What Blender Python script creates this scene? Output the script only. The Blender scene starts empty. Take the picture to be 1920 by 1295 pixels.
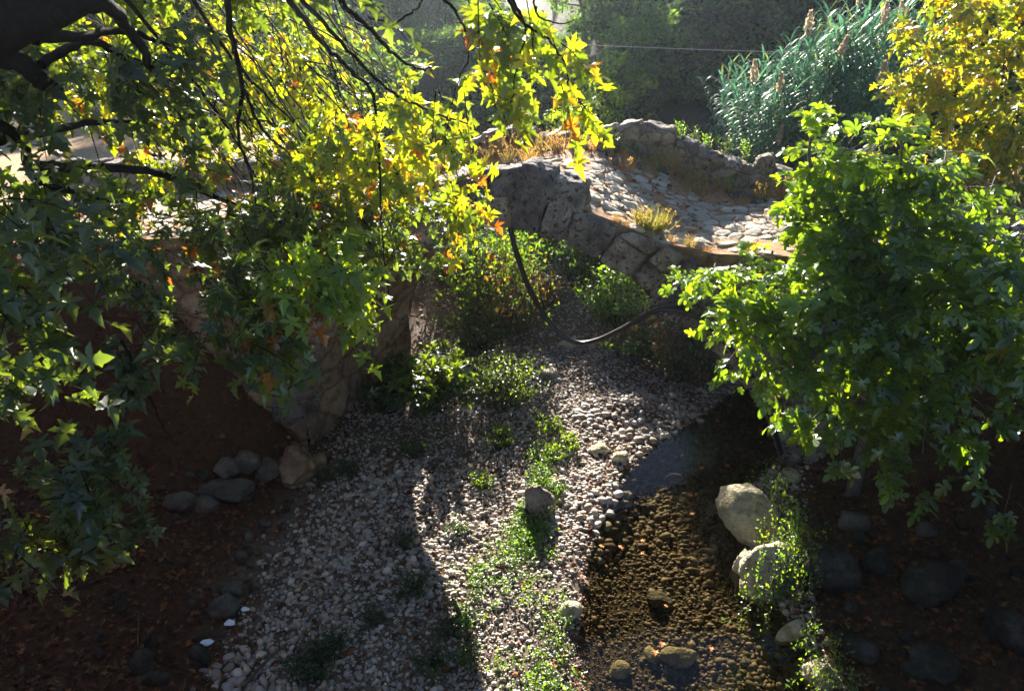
import bpy, bmesh, math, random
import numpy as np
from mathutils import Vector, Matrix, noise as mnoise

random.seed(7)
rng = np.random.default_rng(7)
SC = bpy.context.scene
COL = SC.collection
R = math.radians

# ------------------------------------------------------------------ camera, sky, sun, exposure
CAM = np.array([0.0, 0.0, 9.0])
PITCH, FPX = R(28), 1400.0
cam_d = bpy.data.cameras.new('camera')
cam_d.sensor_width = 36.0
cam_d.lens = FPX / 1920 * 36
cam_d.clip_start, cam_d.clip_end = 0.05, 2000
cam_d.dof.use_dof = True
cam_d.dof.focus_distance = 13.0
cam_d.dof.aperture_fstop = 3.5
cam = bpy.data.objects.new('camera', cam_d)
COL.objects.link(cam)
cam.location = CAM
cam.rotation_euler = (R(90) - PITCH, 0, 0)
SC.camera = cam

SUN_EL, SUN_AZ = R(20.5), R(-3.5)          # azimuth measured from +Y towards +X
W = bpy.data.worlds.new('World')
SC.world = W
W.use_nodes = True
nt = W.node_tree
sky = nt.nodes.new('ShaderNodeTexSky')
sky.sky_type = 'NISHITA'
sky.sun_disc = False
sky.sun_elevation = SUN_EL
sky.sun_rotation = SUN_AZ
sky.air_density, sky.dust_density, sky.ozone_density = .65, .2, 2.0
nt.links.new(sky.outputs[0], nt.nodes['Background'].inputs[0])
nt.nodes['Background'].inputs[1].default_value = 0.05
sl = bpy.data.lights.new('sun', 'SUN')
sl.energy = 5.0
sl.angle = R(0.5)
sl.color = (1.0, 0.93, 0.80)
so = bpy.data.objects.new('sun', sl)
COL.objects.link(so)
to_sun = Vector((math.sin(SUN_AZ) * math.cos(SUN_EL), math.cos(SUN_AZ) * math.cos(SUN_EL), math.sin(SUN_EL)))
so.rotation_euler = to_sun.to_track_quat('Z', 'Y').to_euler()
so.location = (0, 40, 40)
SC.view_settings.view_transform = 'Standard'
SC.view_settings.look = 'None'
SC.view_settings.exposure = 2.6
SC.view_settings.gamma = 1
cy = SC.cycles
cy.max_bounces, cy.diffuse_bounces, cy.glossy_bounces = 6, 3, 2
cy.transmission_bounces, cy.transparent_max_bounces = 4, 8
cy.use_denoising = True
cy.sample_clamp_indirect = 4.0

# ------------------------------------------------------------------ pixel helpers (photo pixels -> world points)
_fw = np.array([0, math.cos(PITCH), -math.sin(PITCH)])
_up = np.array([0, math.sin(PITCH), math.cos(PITCH)])
def ray(px, py):
    return _fw + (px - 960) / FPX * np.array([1.0, 0, 0]) - (py - 647.5) / FPX * _up
def at(px, py, Y):
    d = ray(px, py)
    return CAM + d * (Y / d[1])
def at_z(px, py, z):
    d = ray(px, py)
    return CAM + d * ((z - 9.0) / d[2])

# ------------------------------------------------------------------ object helpers
def tag(o, label=None, cat=None, group=None, kind=None):
    if label: o['label'] = label
    if cat: o['category'] = cat
    if group: o['group'] = group
    if kind: o['kind'] = kind
    return o
def empty(name, loc=(0, 0, 0), rz=0.0):
    o = bpy.data.objects.new(name, None)
    COL.objects.link(o)
    o.location = loc
    o.rotation_euler = (0, 0, rz)
    return o
def link_mesh(name, me, mat, parent=None):
    if mat is not None and not me.materials:
        me.materials.append(mat)
    o = bpy.data.objects.new(name, me)
    COL.objects.link(o)
    if parent is not None:
        o.parent = parent
        o.matrix_parent_inverse = Matrix.Identity(4)
    return o
def mesh_np(name, V, F, mat, parent=None, col=None, smooth=True, loc=None):
    """V (n,3), F (m,3|4) int array, optional point colours (n,3). Vertices are world coords; parented to Empties they are made local."""
    V = np.asarray(V, dtype=np.float64)
    F = np.asarray(F, dtype=np.int32)
    if parent is not None:
        off = np.array(parent.location)
        V = V - off
    if loc is not None:
        V = V - np.array(loc)
    me = bpy.data.meshes.new(name)
    k = F.shape[1]
    me.vertices.add(len(V))
    me.vertices.foreach_set('co', V.astype(np.float32).ravel())
    me.loops.add(F.size)
    me.loops.foreach_set('vertex_index', F.ravel())
    me.polygons.add(len(F))
    me.polygons.foreach_set('loop_start', np.arange(0, F.size, k, dtype=np.int32))
    me.polygons.foreach_set('loop_total', np.full(len(F), k, dtype=np.int32))
    me.polygons.foreach_set('use_smooth', np.full(len(F), smooth, dtype=bool))
    me.update(calc_edges=True)
    if col is not None:
        a = me.color_attributes.new('col', 'FLOAT_COLOR', 'POINT')
        c = np.ones((len(V), 4), dtype=np.float32)
        c[:, :3] = col
        a.data.foreach_set('color', c.ravel())
    o = link_mesh(name, me, mat, parent)
    if loc is not None:
        o.location = loc
    return o
def copy_tree(o, parent=None):
    c = o.copy()
    COL.objects.link(c)
    if parent is not None:
        c.parent = parent
    for ch in list(o.children):
        copy_tree(ch, c)
    return c
class Acc:
    """collects pieces with one face arity"""
    def __init__(s): s.V, s.F, s.C, s.n = [], [], [], 0
    def add(s, V, F, c=None):
        V = np.asarray(V); s.V.append(V); s.F.append(np.asarray(F) + s.n); s.n += len(V)
        if c is not None:
            c = np.asarray(c, dtype=float)
            s.C.append(np.tile(c, (len(V), 1)) if c.ndim == 1 else c)
    def build(s, name, mat, parent=None, smooth=True, loc=None):
        return mesh_np(name, np.concatenate(s.V), np.concatenate(s.F), mat, parent,
                       np.concatenate(s.C) if s.C else None, smooth, loc)
def smooth_path(pts, n):
    """Catmull-Rom through rows of pts (any width)"""
    P = np.asarray(pts, dtype=float)
    P = np.vstack([2 * P[0] - P[1], P, 2 * P[-1] - P[-2]])
    out = []
    for i in range(1, len(P) - 2):
        p0, p1, p2, p3 = P[i - 1:i + 3]
        for t in np.linspace(0, 1, n, endpoint=False):
            out.append(.5 * (2 * p1 + (p2 - p0) * t + (2 * p0 - 5 * p1 + 4 * p2 - p3) * t * t + (3 * p1 - p0 - 3 * p2 + p3) * t ** 3))
    out.append(P[-2])
    return np.array(out)
def tube(acc, path, radii, sides=6, c=None, wob=0.0):
    P = np.asarray(path, dtype=float); n = len(P)
    rad = np.broadcast_to(np.asarray(radii, dtype=float), (n,))
    T = np.gradient(P, axis=0); T /= np.linalg.norm(T, axis=1)[:, None] + 1e-9
    ref = np.array([0.31, 0.2, 0.93])
    A = np.cross(T, ref); A /= np.linalg.norm(A, axis=1)[:, None] + 1e-9
    B = np.cross(T, A)
    th = np.linspace(0, 2 * np.pi, sides, endpoint=False)
    rr = rad[:, None] * (1 + (wob * rng.standard_normal((n, sides)) if wob else 0))
    V = P[:, None] + rr[..., None] * (np.cos(th)[None, :, None] * A[:, None] + np.sin(th)[None, :, None] * B[:, None])
    i = np.arange(n - 1)[:, None] * sides; j = np.arange(sides)[None]; j2 = (j + 1) % sides
    F = np.stack([i + j, i + j2, i + sides + j2, i + sides + j], -1).reshape(-1, 4)
    acc.add(V.reshape(-1, 3), F, c)

# ------------------------------------------------------------------ materials
def newmat(name):
    m = bpy.data.materials.new(name); m.use_nodes = True
    nt = m.node_tree; nt.nodes.clear()
    return m, nt, nt.nodes.new('ShaderNodeOutputMaterial')
def N(nt, t, **kw):
    n = nt.nodes.new(t)
    for k, v in kw.items():
        if k.startswith('i_'): n.inputs[k[2:].replace('_', ' ')].default_value = v
        else: setattr(n, k, v)
    return n
def ramp(nt, fac, stops):
    r = nt.nodes.new('ShaderNodeValToRGB')
    while len(r.color_ramp.elements) < len(stops): r.color_ramp.elements.new(0.5)
    for e, (p, c) in zip(r.color_ramp.elements, stops):
        e.position = p; e.color = (*c, 1) if len(c) == 3 else c
    nt.links.new(fac, r.inputs[0])
    return r.outputs[0]
def mixc(nt, fac, a, b, mode='MIX'):
    n = nt.nodes.new('ShaderNodeMix'); n.data_type = 'RGBA'; n.blend_type = mode
    for sock, v in ((n.inputs[0], fac), (n.inputs[6], a), (n.inputs[7], b)):
        if hasattr(v, 'is_linked') or hasattr(v, 'links'): nt.links.new(v, sock)
        elif isinstance(v, (int, float)): sock.default_value = v
        else: sock.default_value = (*v, 1)
    return n.outputs[2]
def mth2(nt, e):
    n = N(nt, 'ShaderNodeInvert'); nt.links.new(e, n.inputs['Color']); return n.outputs[0]
def stone_mat(name, stops, scale=3.0, bump=0.5, lichen=None, attr=False, rough=0.9, pits=True, bscale=9.0, rubble=None, lsc=2.3, tint=False):
    m, nt, out = newmat(name)
    tc = N(nt, 'ShaderNodeNewGeometry').outputs['Position'] if not attr else N(nt, 'ShaderNodeTexCoord').outputs['Object']
    n1 = N(nt, 'ShaderNodeTexNoise', i_Scale=scale, i_Detail=8.0, i_Roughness=0.65)
    nt.links.new(tc, n1.inputs['Vector'])
    c = ramp(nt, n1.outputs[0], stops)
    n2 = N(nt, 'ShaderNodeTexNoise', i_Scale=scale * 7, i_Detail=6.0, i_Roughness=0.7)
    nt.links.new(tc, n2.inputs['Vector'])
    c = mixc(nt, 0.55, c, ramp(nt, n2.outputs[0], [(0.3, (.35, .33, .3)), (.65, (1, 1, 1))]), 'MULTIPLY')
    if lichen:
        n3 = N(nt, 'ShaderNodeTexNoise', i_Scale=scale * lsc, i_Detail=5.0, i_Roughness=0.6)
        nt.links.new(tc, n3.inputs['Vector'])
        c = mixc(nt, ramp(nt, n3.outputs[0], [(.52, (0, 0, 0)), (.62, (1, 1, 1))]), c, lichen)
    if attr:
        at_ = N(nt, 'ShaderNodeAttribute', attribute_name='col')
        c = mixc(nt, 1.0, at_.outputs[0], c, 'MULTIPLY')
    if tint:
        c = mixc(nt, 1.0, c, ramp(nt, N(nt, 'ShaderNodeObjectInfo').outputs['Random'], [(0, (.62, .58, .58)), (.5, (.95, .9, .86)), (1, (1.3, 1.2, 1.1))]), 'MULTIPLY')
    b = N(nt, 'ShaderNodeBsdfPrincipled', i_Roughness=rough)
    nt.links.new(c, b.inputs['Base Color'])
    b.inputs['Specular IOR Level'].default_value = 0.25
    n4 = N(nt, 'ShaderNodeTexNoise', i_Scale=bscale, i_Detail=9.0, i_Roughness=0.7)
    nt.links.new(tc, n4.inputs['Vector'])
    h = n4.outputs[0]
    if pits:
        v = N(nt, 'ShaderNodeTexVoronoi', i_Scale=bscale * 2.2)
        nt.links.new(tc, v.inputs['Vector'])
        mm = N(nt, 'ShaderNodeMath', operation='MULTIPLY_ADD')
        nt.links.new(v.outputs['Distance'], mm.inputs[0]); mm.inputs[1].default_value = .35
        nt.links.new(h, mm.inputs[2]); h = mm.outputs[0]
    if rubble:
        dn = N(nt, 'ShaderNodeTexNoise', i_Scale=rubble * 1.3, i_Detail=3.0); nt.links.new(tc, dn.inputs['Vector'])
        va = N(nt, 'ShaderNodeVectorMath', operation='MULTIPLY_ADD'); nt.links.new(dn.outputs['Color'], va.inputs[0])
        va.inputs[1].default_value = (.22, .22, .22); nt.links.new(tc, va.inputs[2])
        sc_ = N(nt, 'ShaderNodeVectorMath', operation='MULTIPLY'); nt.links.new(va.outputs[0], sc_.inputs[0]); sc_.inputs[1].default_value = (1, 1, 1.7)
        ve = N(nt, 'ShaderNodeTexVoronoi', i_Scale=rubble, feature='DISTANCE_TO_EDGE'); nt.links.new(sc_.outputs[0], ve.inputs['Vector'])
        vc = N(nt, 'ShaderNodeTexVoronoi', i_Scale=rubble); nt.links.new(sc_.outputs[0], vc.inputs['Vector'])
        e = ramp(nt, ve.outputs['Distance'], [(.0, (0, 0, 0)), (.10, (1, 1, 1))])
        sep = N(nt, 'ShaderNodeSeparateColor'); nt.links.new(vc.outputs['Color'], sep.inputs[0])
        c2 = mixc(nt, .6, c, mixc(nt, 1.0, c, ramp(nt, sep.outputs[0], [(0, (.45, .42, .4)), (1, (1.3, 1.25, 1.2))]), 'MULTIPLY'))
        c2 = mixc(nt, mth2(nt, e), c2, mixc(nt, 1.0, c2, (.58, .52, .46), 'MULTIPLY'))
        nt.links.new(c2, b.inputs['Base Color'])
        m2 = N(nt, 'ShaderNodeMath', operation='MULTIPLY_ADD'); nt.links.new(e, m2.inputs[0]); m2.inputs[1].default_value = .55; nt.links.new(h, m2.inputs[2]); h = m2.outputs[0]
    bp = N(nt, 'ShaderNodeBump', i_Strength=bump, i_Distance=0.08)
    nt.links.new(h, bp.inputs['Height'])
    nt.links.new(bp.outputs[0], b.inputs['Normal'])
    nt.links.new(b.outputs[0], out.inputs[0])
    return m
def leaf_mat(name, trans=0.55, tcol=(4.0, 3.0, .45), gloss=0.07, rough=0.38):
    m, nt, out = newmat(name)
    a = N(nt, 'ShaderNodeAttribute', attribute_name='col').outputs[0]
    d = N(nt, 'ShaderNodeBsdfDiffuse'); nt.links.new(a, d.inputs[0])
    t = N(nt, 'ShaderNodeBsdfTranslucent')
    nt.links.new(mixc(nt, 1.0, a, tcol, 'MULTIPLY'), t.inputs[0])
    ad = N(nt, 'ShaderNodeMixShader'); ad.inputs[0].default_value = trans
    nt.links.new(d.outputs[0], ad.inputs[1]); nt.links.new(t.outputs[0], ad.inputs[2])
    g = N(nt, 'ShaderNodeBsdfGlossy', i_Roughness=rough)
    g.inputs[0].default_value = (1, 1, 1, 1)
    fr = N(nt, 'ShaderNodeLayerWeight', i_Blend=0.25)
    mu = N(nt, 'ShaderNodeMath', operation='MULTIPLY_ADD'); nt.links.new(fr.outputs['Fresnel'], mu.inputs[0])
    mu.inputs[1].default_value = gloss * 2.2; mu.inputs[2].default_value = gloss * .5
    mx = N(nt, 'ShaderNodeMixShader'); nt.links.new(mu.outputs[0], mx.inputs[0])
    nt.links.new(ad.outputs[0], mx.inputs[1]); nt.links.new(g.outputs[0], mx.inputs[2])
    nt.links.new(mx.outputs[0], out.inputs[0])
    return m
def plain_mat(name, color, rough=0.8, spec=.3, nscale=None, bump=0.0):
    m, nt, out = newmat(name)
    b = N(nt, 'ShaderNodeBsdfPrincipled', i_Roughness=rough)
    b.inputs['Base Color'].default_value = (*color, 1)
    b.inputs['Specular IOR Level'].default_value = spec
    if nscale:
        tc = N(nt, 'ShaderNodeTexCoord').outputs['Object']
        n1 = N(nt, 'ShaderNodeTexNoise', i_Scale=nscale, i_Detail=7.0, i_Roughness=.65)
        nt.links.new(tc, n1.inputs['Vector'])
        c = ramp(nt, n1.outputs[0], [(.25, tuple(x * .45 for x in color)), (.75, tuple(min(1, x * 1.5) for x in color))])
        nt.links.new(c, b.inputs['Base Color'])
        if bump:
            bp = N(nt, 'ShaderNodeBump', i_Strength=bump, i_Distance=.05)
            nt.links.new(n1.outputs[0], bp.inputs['Height']); nt.links.new(bp.outputs[0], b.inputs['Normal'])
    nt.links.new(b.outputs[0], out.inputs[0])
    return m
M = {}
M['vous'] = stone_mat('arch_stone', [(.32, (.10, .085, .08)), (.48, (.24, .21, .19)), (.66, (.42, .38, .35))], 3.0, .85, (.06, .052, .05), lsc=4.0, tint=True)
M['wall'] = stone_mat('brown_masonry', [(.3, (.23, .15, .095)), (.5, (.36, .25, .165)), (.72, (.47, .36, .25))], 1.6, .8, (.17, .11, .07), bscale=6, rubble=1.15)
M['para'] = stone_mat('parapet_stone', [(.3, (.20, .155, .105)), (.5, (.33, .27, .19)), (.72, (.48, .42, .33))], 2.0, .8, (.12, .09, .06), rubble=2.6)
M['pave'] = stone_mat('paving_stone', [(.3, (.40, .36, .31)), (.5, (.52, .47, .41)), (.7, (.62, .58, .52))], 4.0, .5, None, attr=True, pits=False)
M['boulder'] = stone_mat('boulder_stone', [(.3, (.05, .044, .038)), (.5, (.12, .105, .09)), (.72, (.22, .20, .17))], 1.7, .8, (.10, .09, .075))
M['shaderock'] = stone_mat('shade_dark_rock', [(.3, (.025, .02, .018)), (.5, (.065, .055, .047)), (.72, (.15, .13, .11))], 2.2, .9, (.03, .035, .02))  # darker copy of the boulder stone, bank shade put into its colour
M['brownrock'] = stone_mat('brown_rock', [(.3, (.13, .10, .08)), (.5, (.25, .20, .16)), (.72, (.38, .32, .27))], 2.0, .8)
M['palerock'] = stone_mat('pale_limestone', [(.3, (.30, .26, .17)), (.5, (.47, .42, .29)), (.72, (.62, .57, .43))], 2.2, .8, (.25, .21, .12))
M['pebble'] = stone_mat('river_pebble', [(.3, (.75, .74, .72)), (.7, (1, 1, 1))], 9.0, .15, None, attr=True, rough=.7, pits=False)
M['bark'] = plain_mat('grey_bark', (.019, .016, .015), .95, .06, 14, .5)
M['bark_pale'] = plain_mat('pale_fig_bark', (.11, .098, .08), .85, .2, 10, .4)
M['bark_far'] = plain_mat('tree_bark', (.10, .085, .075), .9, .15, 12, .4)
M['hose'] = plain_mat('black_hose', (.012, .012, .013), .33, .5)
M['wire'] = plain_mat('grey_wire', (.5, .48, .42), .6, .2)
M['paper'] = plain_mat('pale_paper', (.72, .76, .85), .8, .2)
M['stick'] = plain_mat('dead_wood', (.10, .075, .055), .9, .2, 12, .4)
M['leaf'] = leaf_mat('plane_leaf')
M['figleaf'] = leaf_mat('fig_leaf', .52, (3.9, 3.2, .4), .09, .33)
M['farleaf'] = leaf_mat('far_leaf', .5, (2.6, 2.5, .65), .025, .5)
M['reed'] = leaf_mat('reed_blade', .38, (1.5, 1.9, 1.2), .05, .4)
M['straw'] = leaf_mat('dry_straw', .40, (1.4, 1.2, .8), .04, .5)
M['litter'] = leaf_mat('dry_litter', .15, (1.2, 1.0, .6), .03, .6)
M['weed'] = leaf_mat('weed_leaf', .5, (2.4, 2.5, .6), .07, .4)

# ground: vertex colour x fine noise
m, nt, out = newmat('ground_soil')
a = N(nt, 'ShaderNodeAttribute', attribute_name='col').outputs[0]
tc = N(nt, 'ShaderNodeNewGeometry').outputs['Position']
n1 = N(nt, 'ShaderNodeTexNoise', i_Scale=11.0, i_Detail=9.0, i_Roughness=.75); nt.links.new(tc, n1.inputs['Vector'])
c = mixc(nt, 1.0, a, ramp(nt, n1.outputs[0], [(.3, (.35, .33, .31)), (.55, (1, 1, 1)), (.75, (1.6, 1.55, 1.5))]), 'MULTIPLY')
b = N(nt, 'ShaderNodeBsdfPrincipled', i_Roughness=.95); nt.links.new(c, b.inputs['Base Color'])
b.inputs['Specular IOR Level'].default_value = .15
bp = N(nt, 'ShaderNodeBump', i_Strength=.7, i_Distance=.08); nt.links.new(n1.outputs[0], bp.inputs['Height'])
nt.links.new(bp.outputs[0], b.inputs['Normal']); nt.links.new(b.outputs[0], out.inputs[0])
M['ground'] = m
# water: clear tinted film over the stones
m, nt, out = newmat('shallow_water')
tr = N(nt, 'ShaderNodeBsdfTransparent'); tr.inputs[0].default_value = (.52, .49, .38, 1)
gl = N(nt, 'ShaderNodeBsdfGlossy', i_Roughness=.04); gl.inputs[0].default_value = (1, 1, 1, 1)
def mth(op, a, b_=None):
    n = N(nt, 'ShaderNodeMath', operation=op)
    for k, v in enumerate((a, b_)):
        if v is None: continue
        if isinstance(v, (int, float)): n.inputs[k].default_value = v
        else: nt.links.new(v, n.inputs[k])
    return n.outputs[0]
nz = N(nt, 'ShaderNodeTexNoise', i_Scale=5.0, i_Detail=3.0)
nt.links.new(N(nt, 'ShaderNodeNewGeometry').outputs['Position'], nz.inputs['Vector'])
bp = N(nt, 'ShaderNodeBump', i_Strength=.25, i_Distance=.03); nt.links.new(nz.outputs[0], bp.inputs['Height'])
nt.links.new(bp.outputs[0], gl.inputs['Normal'])
dt_ = N(nt, 'ShaderNodeVectorMath', operation='DOT_PRODUCT')       # Schlick reflectance, the same from both sides of the film
nt.links.new(bp.outputs[0], dt_.inputs[0]); nt.links.new(N(nt, 'ShaderNodeNewGeometry').outputs['Incoming'], dt_.inputs[1])
sch = mth('MULTIPLY_ADD', mth('POWER', mth('SUBTRACT', 1.0, mth('MINIMUM', mth('ABSOLUTE', dt_.outputs['Value']), 1.0)), 5.0), .5)
sch.node.inputs[2].default_value = .02
mx = N(nt, 'ShaderNodeMixShader'); nt.links.new(sch, mx.inputs[0])
nt.links.new(tr.outputs[0], mx.inputs[1]); nt.links.new(gl.outputs[0], mx.inputs[2])
nt.links.new(mx.outputs[0], out.inputs[0])
M['water'] = m

# ------------------------------------------------------------------ noise helper (cheap value fields from sines)
def fbm(x, y, s=1.0, seed=0):
    r = np.random.default_rng(100 + seed); o = 0; amp = 1.0
    for k in range(5):
        for _ in range(3):
            a = r.uniform(0, 2 * np.pi); f = s * 2 ** k * r.uniform(.7, 1.3)
            o = o + amp * np.sin((x * math.cos(a) + y * math.sin(a)) * f + r.uniform(0, 6.3)) / 3
        amp *= .55
    return o
def sstep(a, b, x):
    t = np.clip((x - a) / (b - a), 0, 1); return t * t * (3 - 2 * t)

# ------------------------------------------------------------------ terrain
WZ = -0.06                                                   # water level
_wl = np.array([at_z(px, py, WZ) for px, py in [(1092, 1400), (1088, 1295), (1082, 1180), (1100, 1060), (1130, 980), (1185, 890), (1250, 825), (1330, 775), (1400, 728)]])
_wr = np.array([at_z(px, py, WZ) for px, py in [(1560, 1400), (1520, 1295), (1440, 1170), (1385, 1075), (1345, 985), (1370, 920), (1440, 860), (1475, 790), (1490, 735)]])
_lb = np.array([at_z(px, py, 0) for px, py in [(300, 1400), (350, 1295), (440, 1120), (450, 980), (545, 905), (640, 845), (720, 790)]])
def wleft(y): return np.interp(y, _wl[:, 1], _wl[:, 0])
def wright(y): return np.interp(y, _wr[:, 1], _wr[:, 0])
def lbank(y): return np.interp(y, [4, 5.5, 7, 9, 11, 12.5, 15, 16.5, 20, 26, 34, 40], [-2.6, -3.3, -4.3, -4.6, -4.3, -4.2, -4.2, -2.9, -2.9, -2.4, -.8, 0])
def rbank(y): return np.interp(y, [4, 6, 8, 10, 12, 15, 17, 20, 26, 34, 40], [3.3, 4.0, 4.2, 4.6, 5.6, 7.0, 6.9, 5.6, 4.2, 2.6, 2.0])
def ground(x, y):
    x = np.asarray(x, float); y = np.asarray(y, float)
    bed = np.clip(.10 * (y - 17), 0, 3.2) + .035 * fbm(x, y, 1.1, 1)
    bed = bed + .22 * np.exp(-(((x - 2.7) / .9) ** 2 + ((y - 13.9) / .45) ** 2)) + .12 * np.exp(-(((x - .4) / .8) ** 2 + ((y - 9) / 3) ** 2))
    wl, wr = wleft(y), wright(y)
    inn = sstep(wl - .35, wl + .55, x) * (1 - sstep(wr - .15, wr + .5, x)) * (1 - sstep(14.6, 15.6, y))
    bed = bed - .34 * inn
    lvl = 4.15 + .12 * fbm(x, y, .25, 2) + 18 * (1 - np.exp(-np.clip(y - 30, 0, 300) / 75)) + 5 * (1 - np.exp(-np.clip(np.abs(x) - 14, 0, 200) / 40)) + .5 * np.clip(fbm(x, y, .08, 3), -1, 1) * sstep(28, 45, y)
    lb, rb = lbank(y), rbank(y)
    front = 1 - sstep(10.5, 13, y)
    ls = .38 * front + 1.5 * (1 - front)
    rs = (.22 + 1.5 * sstep(8.6, 10.5, x)) * front + 1.8 * (1 - front)
    zl = bed + ls * np.clip(lb - x, 0, 100) * (1 + .12 * fbm(x, y, .9, 4))
    zr = bed + rs * np.clip(x - rb, 0, 100) * (1 + .12 * fbm(x, y, .9, 5))
    z = np.maximum(zl, zr)
    k = .6                                                     # soft minimum with the bank level
    z = -k * np.log(np.exp(-np.minimum(z, 60) / k) + np.exp(-np.minimum(lvl, 60) / k)) + k * .0
    h = np.where((x > lb) & (x < rb), np.minimum(bed, lvl), np.maximum(z, -.4))
    side = np.maximum(sstep(-2.2, -4.5, x), sstep(5.2, 7.0, x))      # unseen bank rise added behind the viewpoint to block sky light
    sky_bank = np.clip((4.6 - y) * 2.1, 0, 7.0 + .3 * fbm(x, y, .7, 66)) * side
    return np.where(sky_bank > .01, np.maximum(h, sky_bank), h)
def ax(lo, hi, fine_lo, fine_hi, step, grow=1.12):
    a = list(np.arange(fine_lo, fine_hi, step)); s = step
    v = a[-1]
    while v < hi: s *= grow; v += s; a.append(v)
    s = step; v = a[0]
    while v > lo: s *= grow; v -= s; a.insert(0, v)
    return np.array(a)
gx = ax(-160, 160, -9, 9.5, .11); gy = ax(-12, 260, 5.5, 21, .11)
X, Y = np.meshgrid(gx, gy)
Z = ground(X, Y)
GC = np.zeros(X.shape + (3,))
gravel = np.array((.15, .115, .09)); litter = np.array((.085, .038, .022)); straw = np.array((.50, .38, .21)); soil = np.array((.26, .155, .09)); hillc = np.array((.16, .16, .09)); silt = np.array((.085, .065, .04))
GC[:] = gravel
tl = sstep(-.9, .5, (lbank(Y) - X) + .35 * fbm(X, Y, 1.3, 8))[..., None]
GC = GC * (1 - tl) + litter * tl
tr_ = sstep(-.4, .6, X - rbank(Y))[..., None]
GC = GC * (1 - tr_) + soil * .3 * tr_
up = sstep(3.1, 3.9, Z)[..., None] * sstep(13, 15, Y)[..., None]
fld = np.clip(.5 + .5 * fbm(X, Y, .35, 9), 0, 1)[..., None]
GC = GC * (1 - up) + (straw * fld + soil * 1.3 * (1 - fld)) * up
far = sstep(30, 42, Y)[..., None]
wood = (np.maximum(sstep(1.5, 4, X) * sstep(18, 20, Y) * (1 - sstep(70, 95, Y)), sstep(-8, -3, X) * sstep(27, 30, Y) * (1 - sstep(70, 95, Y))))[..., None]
GC = GC * (1 - far) + (hillc * fld + straw * .55 * (1 - fld)) * far
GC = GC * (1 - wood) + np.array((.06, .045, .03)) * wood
inn = (sstep(wleft(Y), wleft(Y) + .3, X) * (1 - sstep(wright(Y) - .1, wright(Y) + .3, X)) * (1 - sstep(14.6, 15.6, Y)))[..., None]
GC = GC * (1 - inn) + silt * inn
ny, nx = X.shape
idx = np.arange(ny * nx).reshape(ny, nx)
F = np.stack([idx[:-1, :-1], idx[:-1, 1:], idx[1:, 1:], idx[1:, :-1]], -1).reshape(-1, 4)
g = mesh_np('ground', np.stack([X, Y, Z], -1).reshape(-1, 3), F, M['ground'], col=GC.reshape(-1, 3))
tag(g, 'stony gorge ground with gravel bed, leaf strewn banks and dry slopes', 'ground', kind='structure')
# water sheet
ys = np.linspace(4.5, 15.7, 60)
L = np.stack([wleft(ys) - .5, ys, np.full(60, WZ)], -1); Rr = np.stack([wright(ys) + .7, ys, np.full(60, WZ)], -1)
V = np.concatenate([L, Rr]); i = np.arange(59)
w = mesh_np('stream_water', V, np.stack([i, i + 60, i + 61, i + 1], -1), M['water'])
tag(w, 'shallow clear stream with brown stones showing through', 'water', kind='structure')

# ------------------------------------------------------------------ rock shapes
def ico(sub):
    bm = bmesh.new(); bmesh.ops.create_icosphere(bm, subdivisions=sub, radius=1)
    V = np.array([v.co[:] for v in bm.verts]); F = np.array([[v.index for v in f.verts] for f in bm.faces]); bm.free()
    return V, F
ICO = {k: ico(k) for k in (1, 2, 3, 4, 5)}
def rock_shape(seed, sub, planes=14, sharp=1.0, nz=.05):
    r = np.random.default_rng(seed); V, F = ICO[sub]
    n = r.standard_normal((planes, 3)); n /= np.linalg.norm(n, axis=1)[:, None]
    d = r.uniform(.62, .95, planes)
    dots = np.maximum(V @ n.T, 1e-3)
    rad = np.minimum((d / dots).min(1), 1.0)
    rad = sharp * rad + (1 - sharp) * .85
    if nz:
        rad = rad * (1 + nz * np.array([mnoise.fractal(Vector(v * 1.9 + seed), .55 if sub > 3 else 1.0, 2.1, 6) for v in V]))
    return V * rad[:, None], F
def rotm(a, b, c):
    return np.array(Matrix.Rotation(a, 3, 'Z') @ Matrix.Rotation(b, 3, 'Y') @ Matrix.Rotation(c, 3, 'X'))

# ------------------------------------------------------------------ gravel bed (stuff) and the individual cobbles
PEB = [rock_shape(900 + k, 1, 8, .55, 0) for k in range(10)]
PEBH = [rock_shape(940 + k, 2, 9, .55, .05) for k in range(8)]
def peb_cols(n, r):
    base = np.array([(.46, .40, .36), (.36, .33, .33), (.52, .44, .36), (.27, .22, .19), (.44, .34, .26), (.60, .53, .46)])
    c = base[r.integers(0, 6, n)] * r.uniform(.75, 1.25, n)[:, None]
    return c
def gravel_mask(x, y):
    lb, rb = lbank(y), rbank(y)
    n = .4 * fbm(x, y, 1.3, 8)
    e = sstep(-.2, .9, x - lb + n) * sstep(-.25, .25, rb + .3 - x)
    return e
acc = Acc(); r = np.random.default_rng(3)
NT = 80000
px_ = r.uniform(-6.2, 7.2, NT); py_ = 5.6 + 18 * r.uniform(0, 1, NT) ** 1.35
keep = r.uniform(0, 1, NT) < gravel_mask(px_, py_) * np.where(py_ > 17, .55, 1)
px_, py_ = px_[keep], py_[keep]
pz_ = ground(px_, py_)
sz = np.clip(np.exp(r.normal(math.log(.031), .40, len(px_))), .014, .068) * np.clip(1 + .38 * fbm(px_, py_, 1.0, 55), .55, 1.5) * np.where(np.hypot(px_ - 2.7, (py_ - 13.7) * 1.4) < 1.4, 1.3, 1.0)
wet = (pz_ < WZ)
sz = np.where((pz_ < WZ) & (r.uniform(0, 1, len(px_)) < .05), sz * 1.7, sz)
cols = peb_cols(len(px_), r)
cols[wet] *= np.array((.46, .41, .32))
big = np.argsort(-sz * (1 + .0 * py_))
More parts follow.
